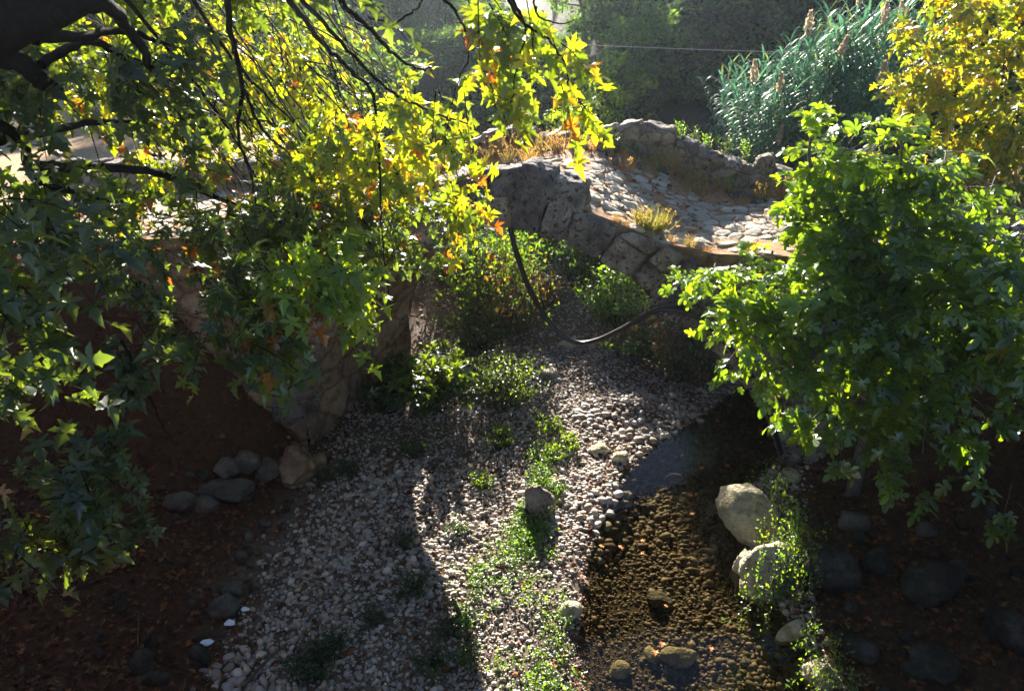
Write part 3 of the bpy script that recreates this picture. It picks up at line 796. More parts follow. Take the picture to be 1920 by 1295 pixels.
def spray_cluster(lacc, tacc, cen, rad, nspr, size, pal, r, shapes, nleaf=9, L=.55, flow=(.5, -.1, -.45), orange=.04, opal='orange', tip=.12):
    """nspr drooping twigs inside an ellipsoid; each carries alternate leaves"""
    cen, rad = np.array(cen), np.array(rad); flow = np.array(flow)
    for _ in range(nspr):
        u = r.standard_normal(3); u = u / np.linalg.norm(u) * r.uniform(0, 1) ** (1 / 2.4)
        p0 = cen + u * rad - flow * L * .55
        d = flow + r.standard_normal(3) * .45; d /= np.linalg.norm(d)
        ln = L * r.uniform(.6, 1.3)
        t = np.linspace(0, 1, 6)[:, None]
        sag = np.array((0, 0, -.35 * ln))
        path = p0 + d * ln * t + sag * t ** 2
        tube(tacc, path, np.linspace(.0075, .003, 6), 3)
        n = max(3, int(nleaf * r.uniform(.6, 1.3)))
        tt = np.linspace(tip, 1.0, n)[:, None]
        P = p0 + d * ln * tt + sag * tt ** 2
        side = np.cross(d, (0, 0, 1.0)); side /= np.linalg.norm(side) + 1e-9
        sg = np.where(np.arange(n) % 2, 1, -1)[:, None]
        D = d * .6 + side * sg * .75 + r.standard_normal((n, 3)) * .35 + np.array((0, 0, -.35))
        Nn = np.array((0, -.25, 1.0)) + r.standard_normal((n, 3)) * .42
        P = P + nrmz(D) * size * .25
        C = palette(pal, n, r)
        if r.uniform() < orange * 2.2:
            k = r.uniform(0, 1, n) < .34; C[k] = palette(opal, int(k.sum()), r)
        add_leaves(lacc, shapes, P, D, Nn, size * r.uniform(.5, 1.3, n), C)
def pxr(px, py, Y, rx, ry, rd_):
    p = at(px, py, Y); dep = np.linalg.norm(p - CAM); k = dep / FPX
    return p, (rx * k, rd_, ry * k * 1.02)

# ------------------------------------------------------------------ plane tree on the left
ptree = empty('plane_tree', (-8.6, 7.2, 1.4))
tag(ptree, 'large plane tree reaching in from the left over the gorge with yellow green autumn leaves', 'tree')
acc = Acc()
trunk = [(-8.6, 7.2, .9, .42), (-8.3, 6.9, 3.2, .36), (-7.2, 6.3, 5.6, .30), (*at(-260, 190, 5.9), .23), (*at(-60, 80, 5.6), .18), (*at(110, 5, 5.6), .14), (*at(290, -95, 5.8), .10)]
tp = smooth_path(trunk, 8); tube(acc, tp[:, :3], tp[:, 3], 14, wob=.03)
acc.build('trunk', M['bark'], ptree)
BR = [  # traced limbs: (px, py, Y, radius m)
    [(-60, 95, 5.6, .12), (40, 120, 5.8, .10), (75, 150, 6.0, .08), (110, 170, 6.3, .05)],
    [(60, 70, 5.6, .07), (150, 68, 6.2, .05), (235, 60, 6.8, .035), (330, 90, 7.4, .02)],
    [(120, 15, 5.6, .09), (200, 10, 6.0, .075), (240, 55, 6.6, .06), (270, 95, 7.0, .05), (287, 135, 7.3, .038), (350, 195, 7.8, .03), (410, 270, 8.2, .018)],
    [(75, 120, 6, .05), (160, 78, 6.6, .045), (230, 105, 7.2, .04), (285, 130, 7.6, .03), (380, 200, 8.4, .015)],
    [(-120, 300, 5.6, .11), (0, 258, 6.6, .075), (70, 252, 7.2, .06), (160, 232, 8, .045), (300, 225, 9, .02)],
    [(-100, 220, 5.6, .09), (10, 240, 6.2, .06), (45, 275, 6.6, .055), (60, 325, 6.8, .05), (120, 358, 7.4, .04), (230, 380, 8, .02)],
    [(60, 310, 7, .07), (155, 314, 7.8, .065), (285, 322, 8.6, .06), (360, 350, 9.0, .05), (430, 380, 9.4, .03), (520, 400, 9.8, .015)],
    [(390, -90, 6.0, .04), (425, 0, 6.4, .034), (437, 80, 6.7, .031), (455, 165, 7.0, .027), (445, 245, 7.2, .02), (468, 320, 7.3, .014), (482, 385, 7.4, .008)],
    [(455, 165, 7.0, .022), (495, 245, 7.4, .018), (545, 290, 7.8, .010)],
    [(500, -60, 6.6, .04), (545, 5, 7.0, .034), (600, 75, 7.4, .03), (650, 125, 7.6, .027), (700, 180, 7.8, .022), (712, 300, 7.9, .017), (714, 400, 7.9, .013), (722, 500, 7.9, .009), (735, 590, 8.0, .006)],
    [(620, -40, 5.9, .03), (645, 10, 6.1, .027), (690, 50, 6.3, .025), (730, 95, 6.5, .02), (785, 130, 6.7, .013), (815, 125, 6.8, .006)],
    [(560, -10, 6.6, .028), (640, 80, 7.0, .022), (725, 165, 7.3, .02), (800, 205, 7.5, .016), (880, 232, 7.7, .011), (930, 225, 7.8, .006)],
    [(690, 30, 6.1, .012), (740, 40, 6.1, .011), (780, 15, 6.1, .010), (800, -10, 6.1, .008)],
    [(900, -70, 5.8, .026), (960, 0, 6.1, .021), (985, 45, 6.3, .017), (1030, 75, 6.5, .013), (1058, 120, 6.7, .010), (1065, 170, 6.8, .007)],
    [(930, -50, 5.9, .02), (965, 20, 6.2, .016), (985, 60, 6.4, .012), (965, 150, 6.6, .008), (955, 240, 6.7, .005)],
    [(1000, -40, 6.0, .014), (1010, 30, 6.2, .010), (1055, 45, 6.3, .007), (1080, 35, 6.3, .004)],
    [(780, -60, 6.4, .02), (850, 20, 6.8, .016), (880, 90, 7.0, .012), (850, 180, 7.2, .008), (835, 260, 7.3, .006), (845, 310, 7.4, .004)],
    [(300, 560, 6.6, .015), (310, 600, 6.6, .013), (330, 640, 6.6, .009)],
    [(230, 640, 6.0, .02), (275, 735, 6.2, .015), (300, 785, 6.3, .012), (330, 835, 6.4, .005)],
    [(330, -60, 7.5, .03), (400, 60, 8.4, .026), (470, 150, 9.2, .022), (560, 240, 10, .016), (640, 330, 10.6, .01)],
    [(200, -40, 7.0, .03), (330, 110, 8.6, .026), (420, 230, 9.6, .02), (480, 330, 10.2, .012)],
]
for path in BR:
    acc = Acc(); P = smooth_path([(*at(a, b_, c_), d_) for a, b_, c_, d_ in path], 7)
    P[:, :3] += rng.normal(0, .006, (len(P), 3))
    tube(acc, P[:, :3], np.maximum(P[:, 3] * .78, .003), 7, wob=.05)
    acc.build('branch', M['bark'], ptree)
la, ta = Acc(), Acc(); r = np.random.default_rng(21)
# fine slanting twigs of the far side of the crown
for _ in range(150):
    p0 = at(r.uniform(130, 660), r.uniform(-60, 230), r.uniform(9, 12.5))
    d = np.array((.55, -.05, -.62)) + r.normal(0, .16, 3); ln = r.uniform(.8, 1.8)
    t = np.linspace(0, 1, 7)[:, None]
    tube(ta, p0 + d * ln * t + np.array((0, 0, -.25)) * t ** 2 + r.normal(0, .11, 3) * np.sin(t * r.uniform(2, 6)) + r.normal(0, .014, (7, 3)), np.linspace(.013, .004, 7), 3)
CL = [  # px, py, Y, rx, ry, depth, sprays, size, palette, orange share
    (380, 150, 11.2, 280, 165, 1.6, 290, .19, 'yellow', .05), (520, 130, 12.2, 120, 110, .9, 80, .19, 'yellow', .07), (620, 250, 10.5, 90, 70, .8, 44, .18, 'gold', .14),
    (590, 290, 10.2, 90, 60, .6, 34, .18, 'yellow', .28), (180, 110, 9.5, 170, 80, 1.2, 60, .20, 'yellow', .04),
    (380, 330, 9.8, 180, 60, .9, 16, .20, 'green', .05), (330, 410, 8.8, 280, 70, .7, 95, .20, 'green', .06), (100, 410, 7.5, 130, 70, .6, 34, .20, 'green', .05),
    (560, 430, 8.6, 160, 90, .7, 70, .19, 'green', .07), (640, 330, 8.6, 130, 70, .6, 44, .18, 'yellow', .18), (740, 420, 9.2, 110, 80, .6, 60, .19, 'dark', .03), (770, 330, 8.4, 80, 60, .5, 28, .18, 'yellow', .16),
    (770, 200, 7.6, 90, 60, .5, 24, .19, 'yellow', .05), (680, 260, 8.2, 110, 60, .6, 40, .18, 'yellow', .06), (850, 190, 7.3, 50, 60, .3, 9, .19, 'yellow', .05),
    (850, 275, 7.5, 40, 35, .3, 5, .19, 'yellow', .20), (862, 380, 7.8, 45, 38, .3, 13, .18, 'yellow', .14), (890, 60, 7.0, 90, 50, .4, 13, .19, 'yellow', .10),
    (960, 50, 6.7, 60, 50, .3, 12, .19, 'green', .10), (1020, 40, 6.6, 45, 40, .25, 7, .19, 'yellow', .05), (960, 170, 6.9, 45, 60, .25, 9, .185, 'yellow', .16), (1075, 145, 6.8, 28, 36, .2, 6, .18, 'yellow', .05),
    (1085, 195, 6.9, 26, 34, .2, 6, .18, 'yellow', .08), (1000, 120, 6.8, 40, 35, .2, 3, .18, 'yellow', .05), (690, 0, 5.2, 25, 15, .15, 2, .15, 'dark', 0),
    (590, 505, 6.9, 100, 55, .45, 40, .20, 'lime', .04), (640, 550, 6.9, 55, 36, .35, 20, .20, 'lime', .06), (680, 600, 7.0, 40, 14, .25, 5, .20, 'lime', .08),
    (480, 565, 6.8, 100, 50, .5, 24, .20, 'green', .06), (470, 650, 6.6, 80, 45, .4, 14, .21, 'green', .10), (520, 635, 6.6, 60, 30, .4, 11, .20, 'green', .08), (520, 735, 6.5, 22, 16, .2, 2, .21, 'green', .02),
    (290, 530, 6.6, 110, 45, .5, 10, .21, 'dark', .05), (240, 650, 6.2, 80, 40, .4, 6, .21, 'dark', .05), (300, 470, 7.2, 160, 45, .5, 20, .20, 'dark', .05), (320, 690, 6.2, 60, 35, .3, 5, .21, 'dark', .05),
    (50, 450, 4.7, 60, 80, .35, 14, .20, 'dark', 0), (20, 590, 4.6, 50, 80, .35, 9, .20, 'dark', 0), (50, 740, 4.7, 60, 90, .35, 10, .22, 'dark', .02),
    (80, 880, 5.0, 100, 80, .4, 18, .20, 'dark', .03), (140, 1000, 5.0, 90, 60, .4, 14, .20, 'dark', .02), (190, 850, 5.4, 80, 45, .4, 9, .19, 'dark', .02), (40, 1030, 4.7, 60, 60, .3, 8, .20, 'dark', 0),
    (50, 190, 6.5, 90, 60, .5, 12, .20, 'dark', .03), (90, 330, 7.5, 110, 30, .4, 6, .20, 'green', .06),
    (380, -90, 8.8, 260, 70, .8, 130, .20, 'green', .02), (310, 150, 7.2, 140, 80, .5, 40, .20, 'dark', .02),
    (-150, 0, 8.0, 260, 220, 1.4, 120, .21, 'dark', .02), (200, -190, 9.5, 420, 130, 1.2, 170, .20, 'green', .02), (-250, 500, 6.5, 160, 300, 1.0, 90, .22, 'dark', 0),
]
for px, py, Yc, rx, ry, rdp, n, s, pal, orr in CL:
    cen, rad = pxr(px, py, Yc, rx, ry, rdp)
    s = s * (.78 if Yc > 5.5 else .82)
    spray_cluster(la, ta, cen, rad, int(n * (.55 if px > 640 and py < 260 else .72) + .5) if px > 0 and py > -100 else n, s, pal, r, PLANE if Yc < 9 else PLANE2, 9, .55 * s / .19, (.45, -.15, -.45), orr)
# unseen leaf masses added above the view to block sky light
for cx0, cy0, cz0, rx0, ry0, rz0, n in ((-7.6, 5.0, 11.0, 2.6, 4.0, 1.3, 400), (-6.5, .5, 10.8, 3.6, 3.2, 1.4, 200), (7.4, 5.0, 11.2, 3.0, 4.2, 1.0, 520), (8.0, 5.5, 10.5, 3.2, 3.6, .5, 420), (7.6, -.6, 10.8, 3.4, 2.8, 1.3, 180), (-3.5, -4.5, 11.5, 4, 2.0, 1.2, 100)):
    spray_cluster(la, ta, (cx0, cy0, cz0), (rx0, ry0, rz0), n, .27, 'green', r, PLANE2, 9, .8, (.3, -.1, -.3), .02)
acc = Acc()
for path in ([(-7.2, 6.3, 5.6, .2), (-6.8, 5, 9.5, .16), (-3, 2, 10.8, .12), (2, 1, 11.2, .09), (6.5, 2.5, 11.2, .04)], [(-6.8, 5, 9.5, .1), (-6.5, 1, 10.7, .06), (-6, -2, 10.8, .02)], [(2, 1, 11.2, .06), (7, -.6, 11, .02)]):
    P = smooth_path(path, 8); tube(acc, P[:, :3], P[:, 3], 7)
acc.build('limb', M['bark'], ptree)  # unseen limbs carrying the added overhead leaves
la.build('crown', M['leaf'], ptree)
ta.build('twigs', M['bark'], ptree)

# ------------------------------------------------------------------ fig tree on the right
ftree = empty('fig_tree', (6.1, 10.6, .2))
tag(ftree, 'fig tree with large lobed leaves growing against the right end of the bridge', 'tree')
FB = [[(6.15, 10.65, -.4, .15), (6.1, 10.6, .6, .13), (5.9, 10.3, 2.2, .11), (5.5, 9.9, 3.6, .09), (5.0, 9.6, 5.0, .055), (*at(1528, 330, 9.6), .03), (*at(1520, 250, 9.6), .014)],
      [(5.9, 10.3, 2.2, .08), (6.2, 9.8, 3.4, .06), (6.3, 9.5, 4.7, .045), (*at(1700, 400, 9.4), .03), (*at(1690, 260, 9.3), .012)],
      [(5.9, 10.3, 2.2, .07), (5.0, 9.6, 3.2, .05), (*at(1420, 560, 9.3), .035), (*at(1345, 530, 9.2), .018), (*at(1290, 505, 9.2), .008)],
      [(5.5, 9.9, 3.0, .05), (*at(1560, 600, 8.8), .035), (*at(1520, 680, 8.5), .02), (*at(1470, 760, 8.4), .01)],
      [(5.9, 10.3, 2.4, .06), (*at(1720, 640, 8.8), .04), (*at(1735, 760, 8.4), .02), (*at(1730, 850, 8.3), .01)],
      [(6.2, 9.9, 3.2, .06), (*at(1800, 540, 8.8), .04), (*at(1880, 500, 8.6), .025), (*at(1940, 420, 8.5), .012)]]
for path in FB:
    acc = Acc(); P = smooth_path(path, 8); tube(acc, P[:, :3], np.maximum(P[:, 3], .004), 7, wob=.03)
    acc.build('trunk' if path is FB[0] else 'limb', M['bark_pale'], ftree)
la, ta = Acc(), Acc(); r = np.random.default_rng(33)
FC = [(1575, 345, 9.7, 70, 95, .5, 46, .24, 'fig'), (1545, 250, 9.7, 45, 35, .3, 10, .23, 'lime'), (1670, 360, 9.5, 80, 80, .5, 34, .24, 'fig'), (1710, 300, 9.4, 50, 60, .4, 14, .24, 'fig'),
      (1545, 470, 9.5, 75, 55, .5, 40, .24, 'fig'), (1375, 525, 9.2, 65, 28, .4, 22, .22, 'lime'), (1305, 505, 9.2, 32, 18, .25, 7, .21, 'lime'), (1375, 585, 9.1, 70, 45, .4, 24, .23, 'fig'),
      (1560, 520, 9.2, 160, 90, .7, 84, .25, 'fig'), (1720, 480, 9.0, 130, 90, .7, 64, .26, 'fig'), (1800, 560, 8.6, 110, 80, .6, 44, .26, 'fig'), (1830, 460, 8.8, 60, 40, .4, 14, .25, 'fig'),
      (1470, 620, 8.9, 110, 60, .5, 40, .25, 'fig'), (1600, 650, 8.6, 140, 70, .5, 44, .26, 'fig'), (1510, 720, 8.5, 80, 60, .4, 22, .25, 'fig'), (1400, 640, 9.0, 50, 40, .3, 9, .23, 'fig'),
      (1720, 660, 8.4, 120, 80, .5, 30, .26, 'fig'), (1860, 650, 8.2, 80, 80, .5, 18, .27, 'fig'), (1530, 790, 8.3, 50, 35, .3, 8, .25, 'fig'), (1730, 770, 8.2, 60, 60, .3, 10, .26, 'fig'), (1620, 770, 8.3, 60, 40, .3, 9, .25, 'fig'),
      (1730, 850, 8.1, 50, 30, .25, 6, .26, 'fig'), (1640, 900, 8.3, 60, 30, .3, 4, .25, 'fig'), (1560, 870, 8.5, 50, 40, .3, 6, .25, 'fig'), (1850, 780, 8.0, 70, 60, .3, 7, .27, 'fig'), (1870, 930, 8.0, 50, 50, .3, 5, .26, 'fig'),
      (1910, 410, 8.4, 40, 30, .3, 7, .25, 'fig'), (1820, 330, 9.6, 50, 30, .3, 6, .24, 'fig'), (1540, 300, 9.7, 50, 50, .35, 20, .24, 'lime'), (1610, 270, 9.6, 60, 40, .35, 16, .24, 'fig'), (1530, 395, 9.6, 45, 40, .35, 18, .24, 'fig'), (1600, 400, 9.4, 90, 60, .4, 24, .25, 'fig'), (1660, 440, 10.5, 100, 60, .4, 50, .25, 'fig'), (1760, 520, 10.2, 100, 55, .4, 50, .25, 'fig'), (1610, 540, 10.1, 90, 60, .4, 40, .25, 'fig'), (1860, 570, 9.2, 70, 60, .4, 26, .25, 'fig'), (1700, 620, 9.3, 120, 60, .4, 30, .25, 'fig'), (1570, 830, 9.0, 60, 60, .3, 26, .25, 'fig'), (1590, 760, 9.2, 70, 50, .3, 20, .25, 'fig'), (1680, 760, 9.2, 70, 50, .3, 18, .25, 'fig'), (1840, 720, 8.6, 70, 60, .3, 18, .25, 'fig')]
for px, py, Yc, rx, ry, rdp, n, s, pal in FC:
    px += 38; py += -14 if py > 560 else 8; n = n * .75 if py > 760 else n
    cen, rad = pxr(px, py, Yc, rx, ry, rdp)
    spray_cluster(la, ta, cen, rad, int(n * (.8 if py > 560 and px > 1480 else 1.1)), s * .82, pal, r, FIG, 7, .6, (-.15, -.35, .05), .035, 'gold', .6)
la.build('crown', M['figleaf'], ftree)
ta.build('twigs', M['bark_pale'], ftree)

# ------------------------------------------------------------------ golden plane tree upper right
gt = empty('plane_tree', (13.2, 17.5, 4.2))
tag(gt, 'golden yellow plane tree in the upper right corner behind the bridge', 'tree')
acc = Acc()
for path in ([(13.2, 17.5, 3.9, .28), (13.1, 17.4, 6.5, .22), (12.7, 17.0, 9, .16), (12.2, 16.6, 11, .08)], [(13.1, 17.4, 6.5, .12), (11.8, 16.4, 7.6, .08), (10.4, 15.8, 8.0, .04), (9.6, 15.4, 7.6, .015)], [(12.7, 17, 9, .09), (11.3, 16, 9.4, .05), (10, 15.5, 9.2, .02)]):
    P = smooth_path(path, 8); tube(acc, P[:, :3], P[:, 3], 8, wob=.03)
acc.build('trunk', M['bark'], gt)
la, ta = Acc(), Acc(); r = np.random.default_rng(44)
for px, py, Yc, rx, ry, rdp, n in ((1830, 90, 16, 110, 110, .9, 150), (1780, 60, 15.5, 70, 80, .6, 50), (1850, 220, 15.2, 90, 70, .8, 95), (1740, 160, 15.6, 60, 40, .5, 40), (1890, 300, 14.8, 70, 35, .6, 44), (1840, 290, 15.0, 40, 30, .4, 18), (1990, 60, 16, 100, 200, 1.2, 90), (1880, -60, 16.5, 150, 60, 1.0, 60)):
    cen, rad = pxr(px, py, Yc, rx, ry, rdp)
    spray_cluster(la, ta, cen, rad, int(n * .66), .21, 'gold', r, PLANE2, 9, .6, (-.4, -.3, -.35), .06)
la.build('crown', M['leaf'], gt)
ta.build('twigs', M['bark'], gt)

# ------------------------------------------------------------------ generic tree and shrub prototypes
def make_tree(seed, h, cr, pal, nclump, nleaf, lsize, trunk_r, low=.3, lean=0.0, stems=1):
    r = np.random.default_rng(seed)
    root = empty('background_tree')
    acc = Acc(); tips = []
    for s_ in range(stems):
        a0 = r.uniform(0, 6.28); off = np.array((math.cos(a0), math.sin(a0), 0)) * (.45 * (stems > 1))
        top = np.array((lean * h + r.normal(0, .3), r.normal(0, .3), h * .82)) + off * 1.8
        P = smooth_path([np.r_[off + (0, 0, -.4), trunk_r], np.r_[off * 1.2 + top * .35 + r.normal(0, .12, 3), trunk_r * .8], np.r_[off * 1.2 + top * .7 + r.normal(0, .2, 3), trunk_r * .45], np.r_[top, trunk_r * .1]], 6)
        tube(acc, P[:, :3], P[:, 3], 7, wob=.04)
        for k in range(7):
            f = r.uniform(low, .95); b0 = P[int(f * (len(P) - 1)), :3]
            a = r.uniform(0, 6.28); ln = cr * r.uniform(.5, .95) * math.sin(min(1, .35 + (1 - f) * 1.3) * 1.57)
            e = b0 + np.array((math.cos(a) * ln, math.sin(a) * ln, ln * r.uniform(.15, .7)))
            Q = smooth_path([np.r_[b0, trunk_r * .35], np.r_[(b0 + e) / 2 + r.normal(0, .12, 3), trunk_r * .2], np.r_[e, trunk_r * .04]], 5)
            tube(acc, Q[:, :3], Q[:, 3], 5); tips += [e, (b0 + e) / 2]
    acc.build('trunk', M['bark_far'], root)
    la = Acc()
    for k in range(nclump):
        if k < len(tips): c = tips[k]
        else:
            z = r.uniform(low, 1.0); a = r.uniform(0, 6.28)
            prof = math.sin(min(max((z - low) / (1 - low), 0), 1) ** .75 * math.pi) ** .6 * r.uniform(.5, 1.1)
            c = np.array((math.cos(a) * cr * prof + lean * h * z, math.sin(a) * cr * prof, z * h))
        rr = cr * r.uniform(.16, .34)
        n = int(nleaf * r.uniform(.5, 1.4))
        u = r.standard_normal((n, 3)); u /= np.linalg.norm(u, axis=1)[:, None]; u *= r.uniform(0, 1, n)[:, None] ** .45
        P = c + u * np.array((rr, rr, rr * .6))
        D = u + r.normal(0, .6, (n, 3)) + (0, 0, -.4); Nn = np.array((0, 0, .8)) + r.normal(0, .6, (n, 3))
        add_leaves(la, QUAD, P, D, Nn, lsize * r.uniform(.6, 1.3, n), palette(pal, n, r) * r.uniform(.5, 1.6))
    la.build('crown', M['farleaf'], root)
    return root
def place(o, x, y, s, rz, dz=0.0):
    o.location = (x, y, float(ground(x, y)) - .1 + dz); o.scale = (s, s, s * random.uniform(.9, 1.1)); o.rotation_euler = (0, 0, rz)
TR = [make_tree(501, 6.2, 2.6, 'dark', 95, 130, .30, .15, .08), make_tree(502, 6.6, 2.3, 'green', 80, 85, .24, .11, .2, .02, 2), make_tree(503, 5.6, 3.0, 'dark', 100, 130, .30, .16, .04), make_tree(504, 6.4, 1.9, 'yellow', 56, 75, .20, .08, .3, .03, 3)]
SPOTS = [(0, -1.8, 33.5, .62, 'rounded dark tree across the gorge head, seen between hanging plane leaves', 2), (0, .9, 32.5, .66, 'dark green tree at gorge head left of slim pale tree', 0), (0, 2.3, 34, .62, 'dense green tree behind slim pale tree', 1), (0, 3.4, 26.5, .8, 'slim pale green multi stemmed tree standing behind the bridge crown', 3), (0, 4.6, 28.5, .72, 'two stemmed tree with visible trunks behind the right parapet', 1),
         (0, 7.2, 30, .72, 'dark tree standing behind the left part of the reed bed', 0), (0, 10.5, 31, .75, 'dark tree directly behind the tallest reeds', 2), (0, 14, 29, .85, 'dark tree left of the golden plane crown', 0),
         (0, 17.5, 27, 1.0, 'dark tree hidden behind the golden plane tree', 2), (0, -.6, 29, .5, 'low bushy green tree behind the broken left parapet', 1), (0, 6.2, 37, .85, 'tall dark tree in second row above the cable', 2),
         (0, 9.6, 38, .95, 'tall dark tree in second row above reeds', 0), (0, 13.5, 38, 1.1, 'tall tree at back filling the top right', 2), (0, 3.8, 36, .95, 'hazy green tree in the second row at top centre', 1), (0, 18.5, 34, 1.5, 'back row tree beyond the top right corner', 0), (0, 1.0, 24.0, .42, 'small dark bushy tree close behind the bridge crown', 2), (0, 3.4, 22.6, .34, 'low dark shrubby tree just behind the parapet', 2), (0, 24, 31, 1.4, 'outermost dark tree at far right', 2)]
used = set()
for q, (_, x, y, s, lab, k) in enumerate(SPOTS):
    o = TR[k] if k not in used else copy_tree(TR[k]); used.add(k)
    place(o, x, y, s, random.uniform(0, 6.28)); tag(o, lab, 'tree', 'trees behind the bridge')

def make_shrub(name, seed, h, w, pal, nst, nleaf, lsize, shapes, mat, flop=.4, pal2=None):
    r = np.random.default_rng(seed); root = empty(name)
    sa, la = Acc(), Acc()
    for k in range(nst):
        a = r.uniform(0, 6.28); rr = w * math.sqrt(r.uniform(0, 1))
        b0 = np.array((math.cos(a) * rr * .25, math.sin(a) * rr * .25, -.05))
        e = np.array((math.cos(a) * rr, math.sin(a) * rr, h * r.uniform(.55, 1.05) * (1 - .35 * (rr / w) ** 2)))
        mid = (b0 + e) / 2 + np.array((0, 0, h * .12)) + r.normal(0, .05 * h, 3)
        P = smooth_path([b0, mid, e], 5); tube(sa, P, np.linspace(.012, .003, len(P)), 3)
        n = int(nleaf * r.uniform(.7, 1.3)); ii = r.integers(len(P) // 4, len(P), n)
        pos = P[ii] + r.normal(0, .07 * h, (n, 3)) * np.array((1, 1, .6))
        pos[:, 2] = np.maximum(pos[:, 2], .02)
        D = r.normal(0, 1, (n, 3)) + np.array((0, 0, .2 - flop)); Nn = np.array((0, 0, 1.0)) + r.normal(0, .55, (n, 3))
        C = palette(pal if (pal2 is None or r.uniform() > .3) else pal2, n, r)
        add_leaves(la, shapes, pos, D, Nn, lsize * r.uniform(.6, 1.3, n), C)
    sa.build('stems', M['stick'], root); la.build('foliage', mat, root)
    return root
def put(o, px, py, z, label, cat='shrub', s=1.0, group=None, rz=None):
    p = at_z(px, py, z); p[2] = float(ground(p[0], p[1]))
    o.location = p; o.scale = (s, s, s); o.rotation_euler = (0, 0, random.uniform(0, 6.28) if rz is None else rz)
    return tag(o, label, cat, group)
S_ = make_shrub
put(S_('shrub', 601, 1.9, 1.0, 'green', 60, 26, .085, OVAL, M['farleaf'], pal2='yellow'), 900, 560, .5, 'yellow green leafy shrub seen through the left side of arch', s=1.7)
put(S_('shrub', 602, 1.6, .9, 'green', 60, 26, .075, OVAL, M['farleaf'], pal2='brown'), 960, 590, .5, 'olive shrub with fading leaves in the middle left of the arch', s=1.5)
put(S_('shrub', 603, 1.5, .85, 'lime', 70, 30, .09, OVAL, M['weed']), 1150, 590, .4, 'bright green leafy shrub under right side of the arch', s=1.2)
put(S_('shrub', 604, .9, 1.0, 'brown', 80, 26, .07, OVAL, M['straw'], pal2='green'), 1290, 685, .25, 'brown withering shrub below the right end of the hose', s=1.45)
put(S_('shrub', 605, .8, .9, 'dark', 60, 26, .07, OVAL, M['farleaf'], pal2='brown'), 1215, 665, .2, 'dark low shrub between gravel and the brown shrub', s=1.4)
put(S_('shrub', 606, 1.2, .8, 'dark', 70, 32, .075, OVAL, M['figleaf'], pal2='green'), 945, 755, .05, 'dark glossy leaved shrub on the gravel under the arch', s=1.15)
put(S_('shrub', 607, 1.3, .9, 'dark', 46, 16, .17, PLANE, M['leaf'], pal2='green'), 800, 760, .05, 'dark plane sapling at the inner foot of left pier', s=1.15)
put(S_('shrub', 608, 1.2, .8, 'dark', 40, 16, .17, PLANE, M['leaf']), 725, 760, .1, 'shaded plane sapling pressed against the left pier wall', s=.8)
put(S_('shrub', 609, .8, .7, 'dark', 50, 24, .07, OVAL, M['farleaf']), 890, 640, .2, 'low dark shrub at the back of the left pier', s=1.5)
put(S_('shrub', 610, 1.6, 1.0, 'dark', 60, 26, .09, OVAL, M['farleaf'], pal2='green'), 1090, 500, .8, 'dark green shrub furthest upstream behind the bright one', s=1.4)
put(S_('shrub', 611, 1.8, 1.2, 'green', 70, 26, .09, OVAL, M['farleaf'], pal2='yellow'), 1150, 450, 1.4, 'wide green shrub filling the gorge behind arch crown', s=1.4)
put(S_('shrub', 612, 1.7, 1.1, 'green', 66, 26, .085, OVAL, M['farleaf']), 850, 480, 1.2, 'sunlit yellowish shrub high behind left haunch of arch', s=1.5)
put(S_('shrub', 613, 1.0, .9, 'brown', 60, 22, .07, OVAL, M['straw'], pal2='green'), 1010, 540, .7, 'thin reddish brown shrub beside the gravel path upstream', s=1.4)
put(S_('shrub', 614, 1.2, .9, 'dark', 60, 26, .08, OVAL, M['farleaf'], pal2='yellow'), 1190, 530, .5, 'dark shrub behind right ring stones', s=1.5)
put(S_('shrub', 615, 1.4, 1.0, 'green', 60, 24, .09, OVAL, M['farleaf'], pal2='yellow'), 990, 450, 1.6, 'green shrub across the gorge floor, farthest seen under the arch', s=1.3)
# hillside shrubs
US = [make_shrub('undergrowth_bush', 640 + k, 1.5, 1.4, p, 60, 26, .20, QUAD, M['farleaf'], pal2=p2) for k, (p, p2) in enumerate((('dark', 'green'), ('dark', 'dark')))]
r = np.random.default_rng(77)
for k in range(46):
    y = r.uniform(22, 31); x = r.uniform(4.2, 20) if k < 38 else r.uniform(-3, 2)
    if y < 25.5 and 5 < x < 12: y += 4
    o = US[k] if k < 2 else copy_tree(US[k % 2])
    place(o, x, y, r.uniform(.6, 1.15) if x > 4 else r.uniform(.35, .6), r.uniform(0, 6.28)); tag(o, 'dark leafy bush in the undergrowth between the trees behind the bridge', 'shrub', 'bushes in the dark wood')
HS = [make_shrub('hillside_shrub', 620 + k, 1.6, 1.3, p, 60, 26, .13, QUAD, M['farleaf'], pal2=p2) for k, (p, p2) in enumerate((('green', 'dark'), ('dark', 'green'), ('yellow', 'green')))]
r = np.random.default_rng(71); q = 0
for k in range(115):
    for _ in range(30):
        y = 20 + 60 * r.uniform() ** 1.3; x = r.uniform(-.75 * y, -.02 * y + 1.0) if k % 5 else r.uniform(-.6 * y, .7 * y)
        if y < 30 and x > -4.5: continue
        if y < 27 and -16 < x < -5: continue
        break
    o = HS[q] if q < 3 else copy_tree(HS[k % 3]); q += 1
    s = r.uniform(.6, 1.6) * (1 + .012 * (y - 20))
    place(o, x, y, s, r.uniform(0, 6.28))
    tag(o, 'rounded bush dotted over the hazy hillside behind the bridge', 'shrub', 'bushes on the far hillside')
for k in range(44):
    y = r.uniform(31, 62); x = r.uniform(-.13 * y, .16 * y)
    o = copy_tree(HS[k % 2]); place(o, x, y, r.uniform(.7, 1.3), r.uniform(0, 6.28))
    tag(o, 'rounded bush dotted over the hazy hillside behind the bridge', 'shrub', 'bushes on the far hillside')
FT = make_tree(505, 7.5, 2.3, 'green', 60, 110, .22, .15)
first = True
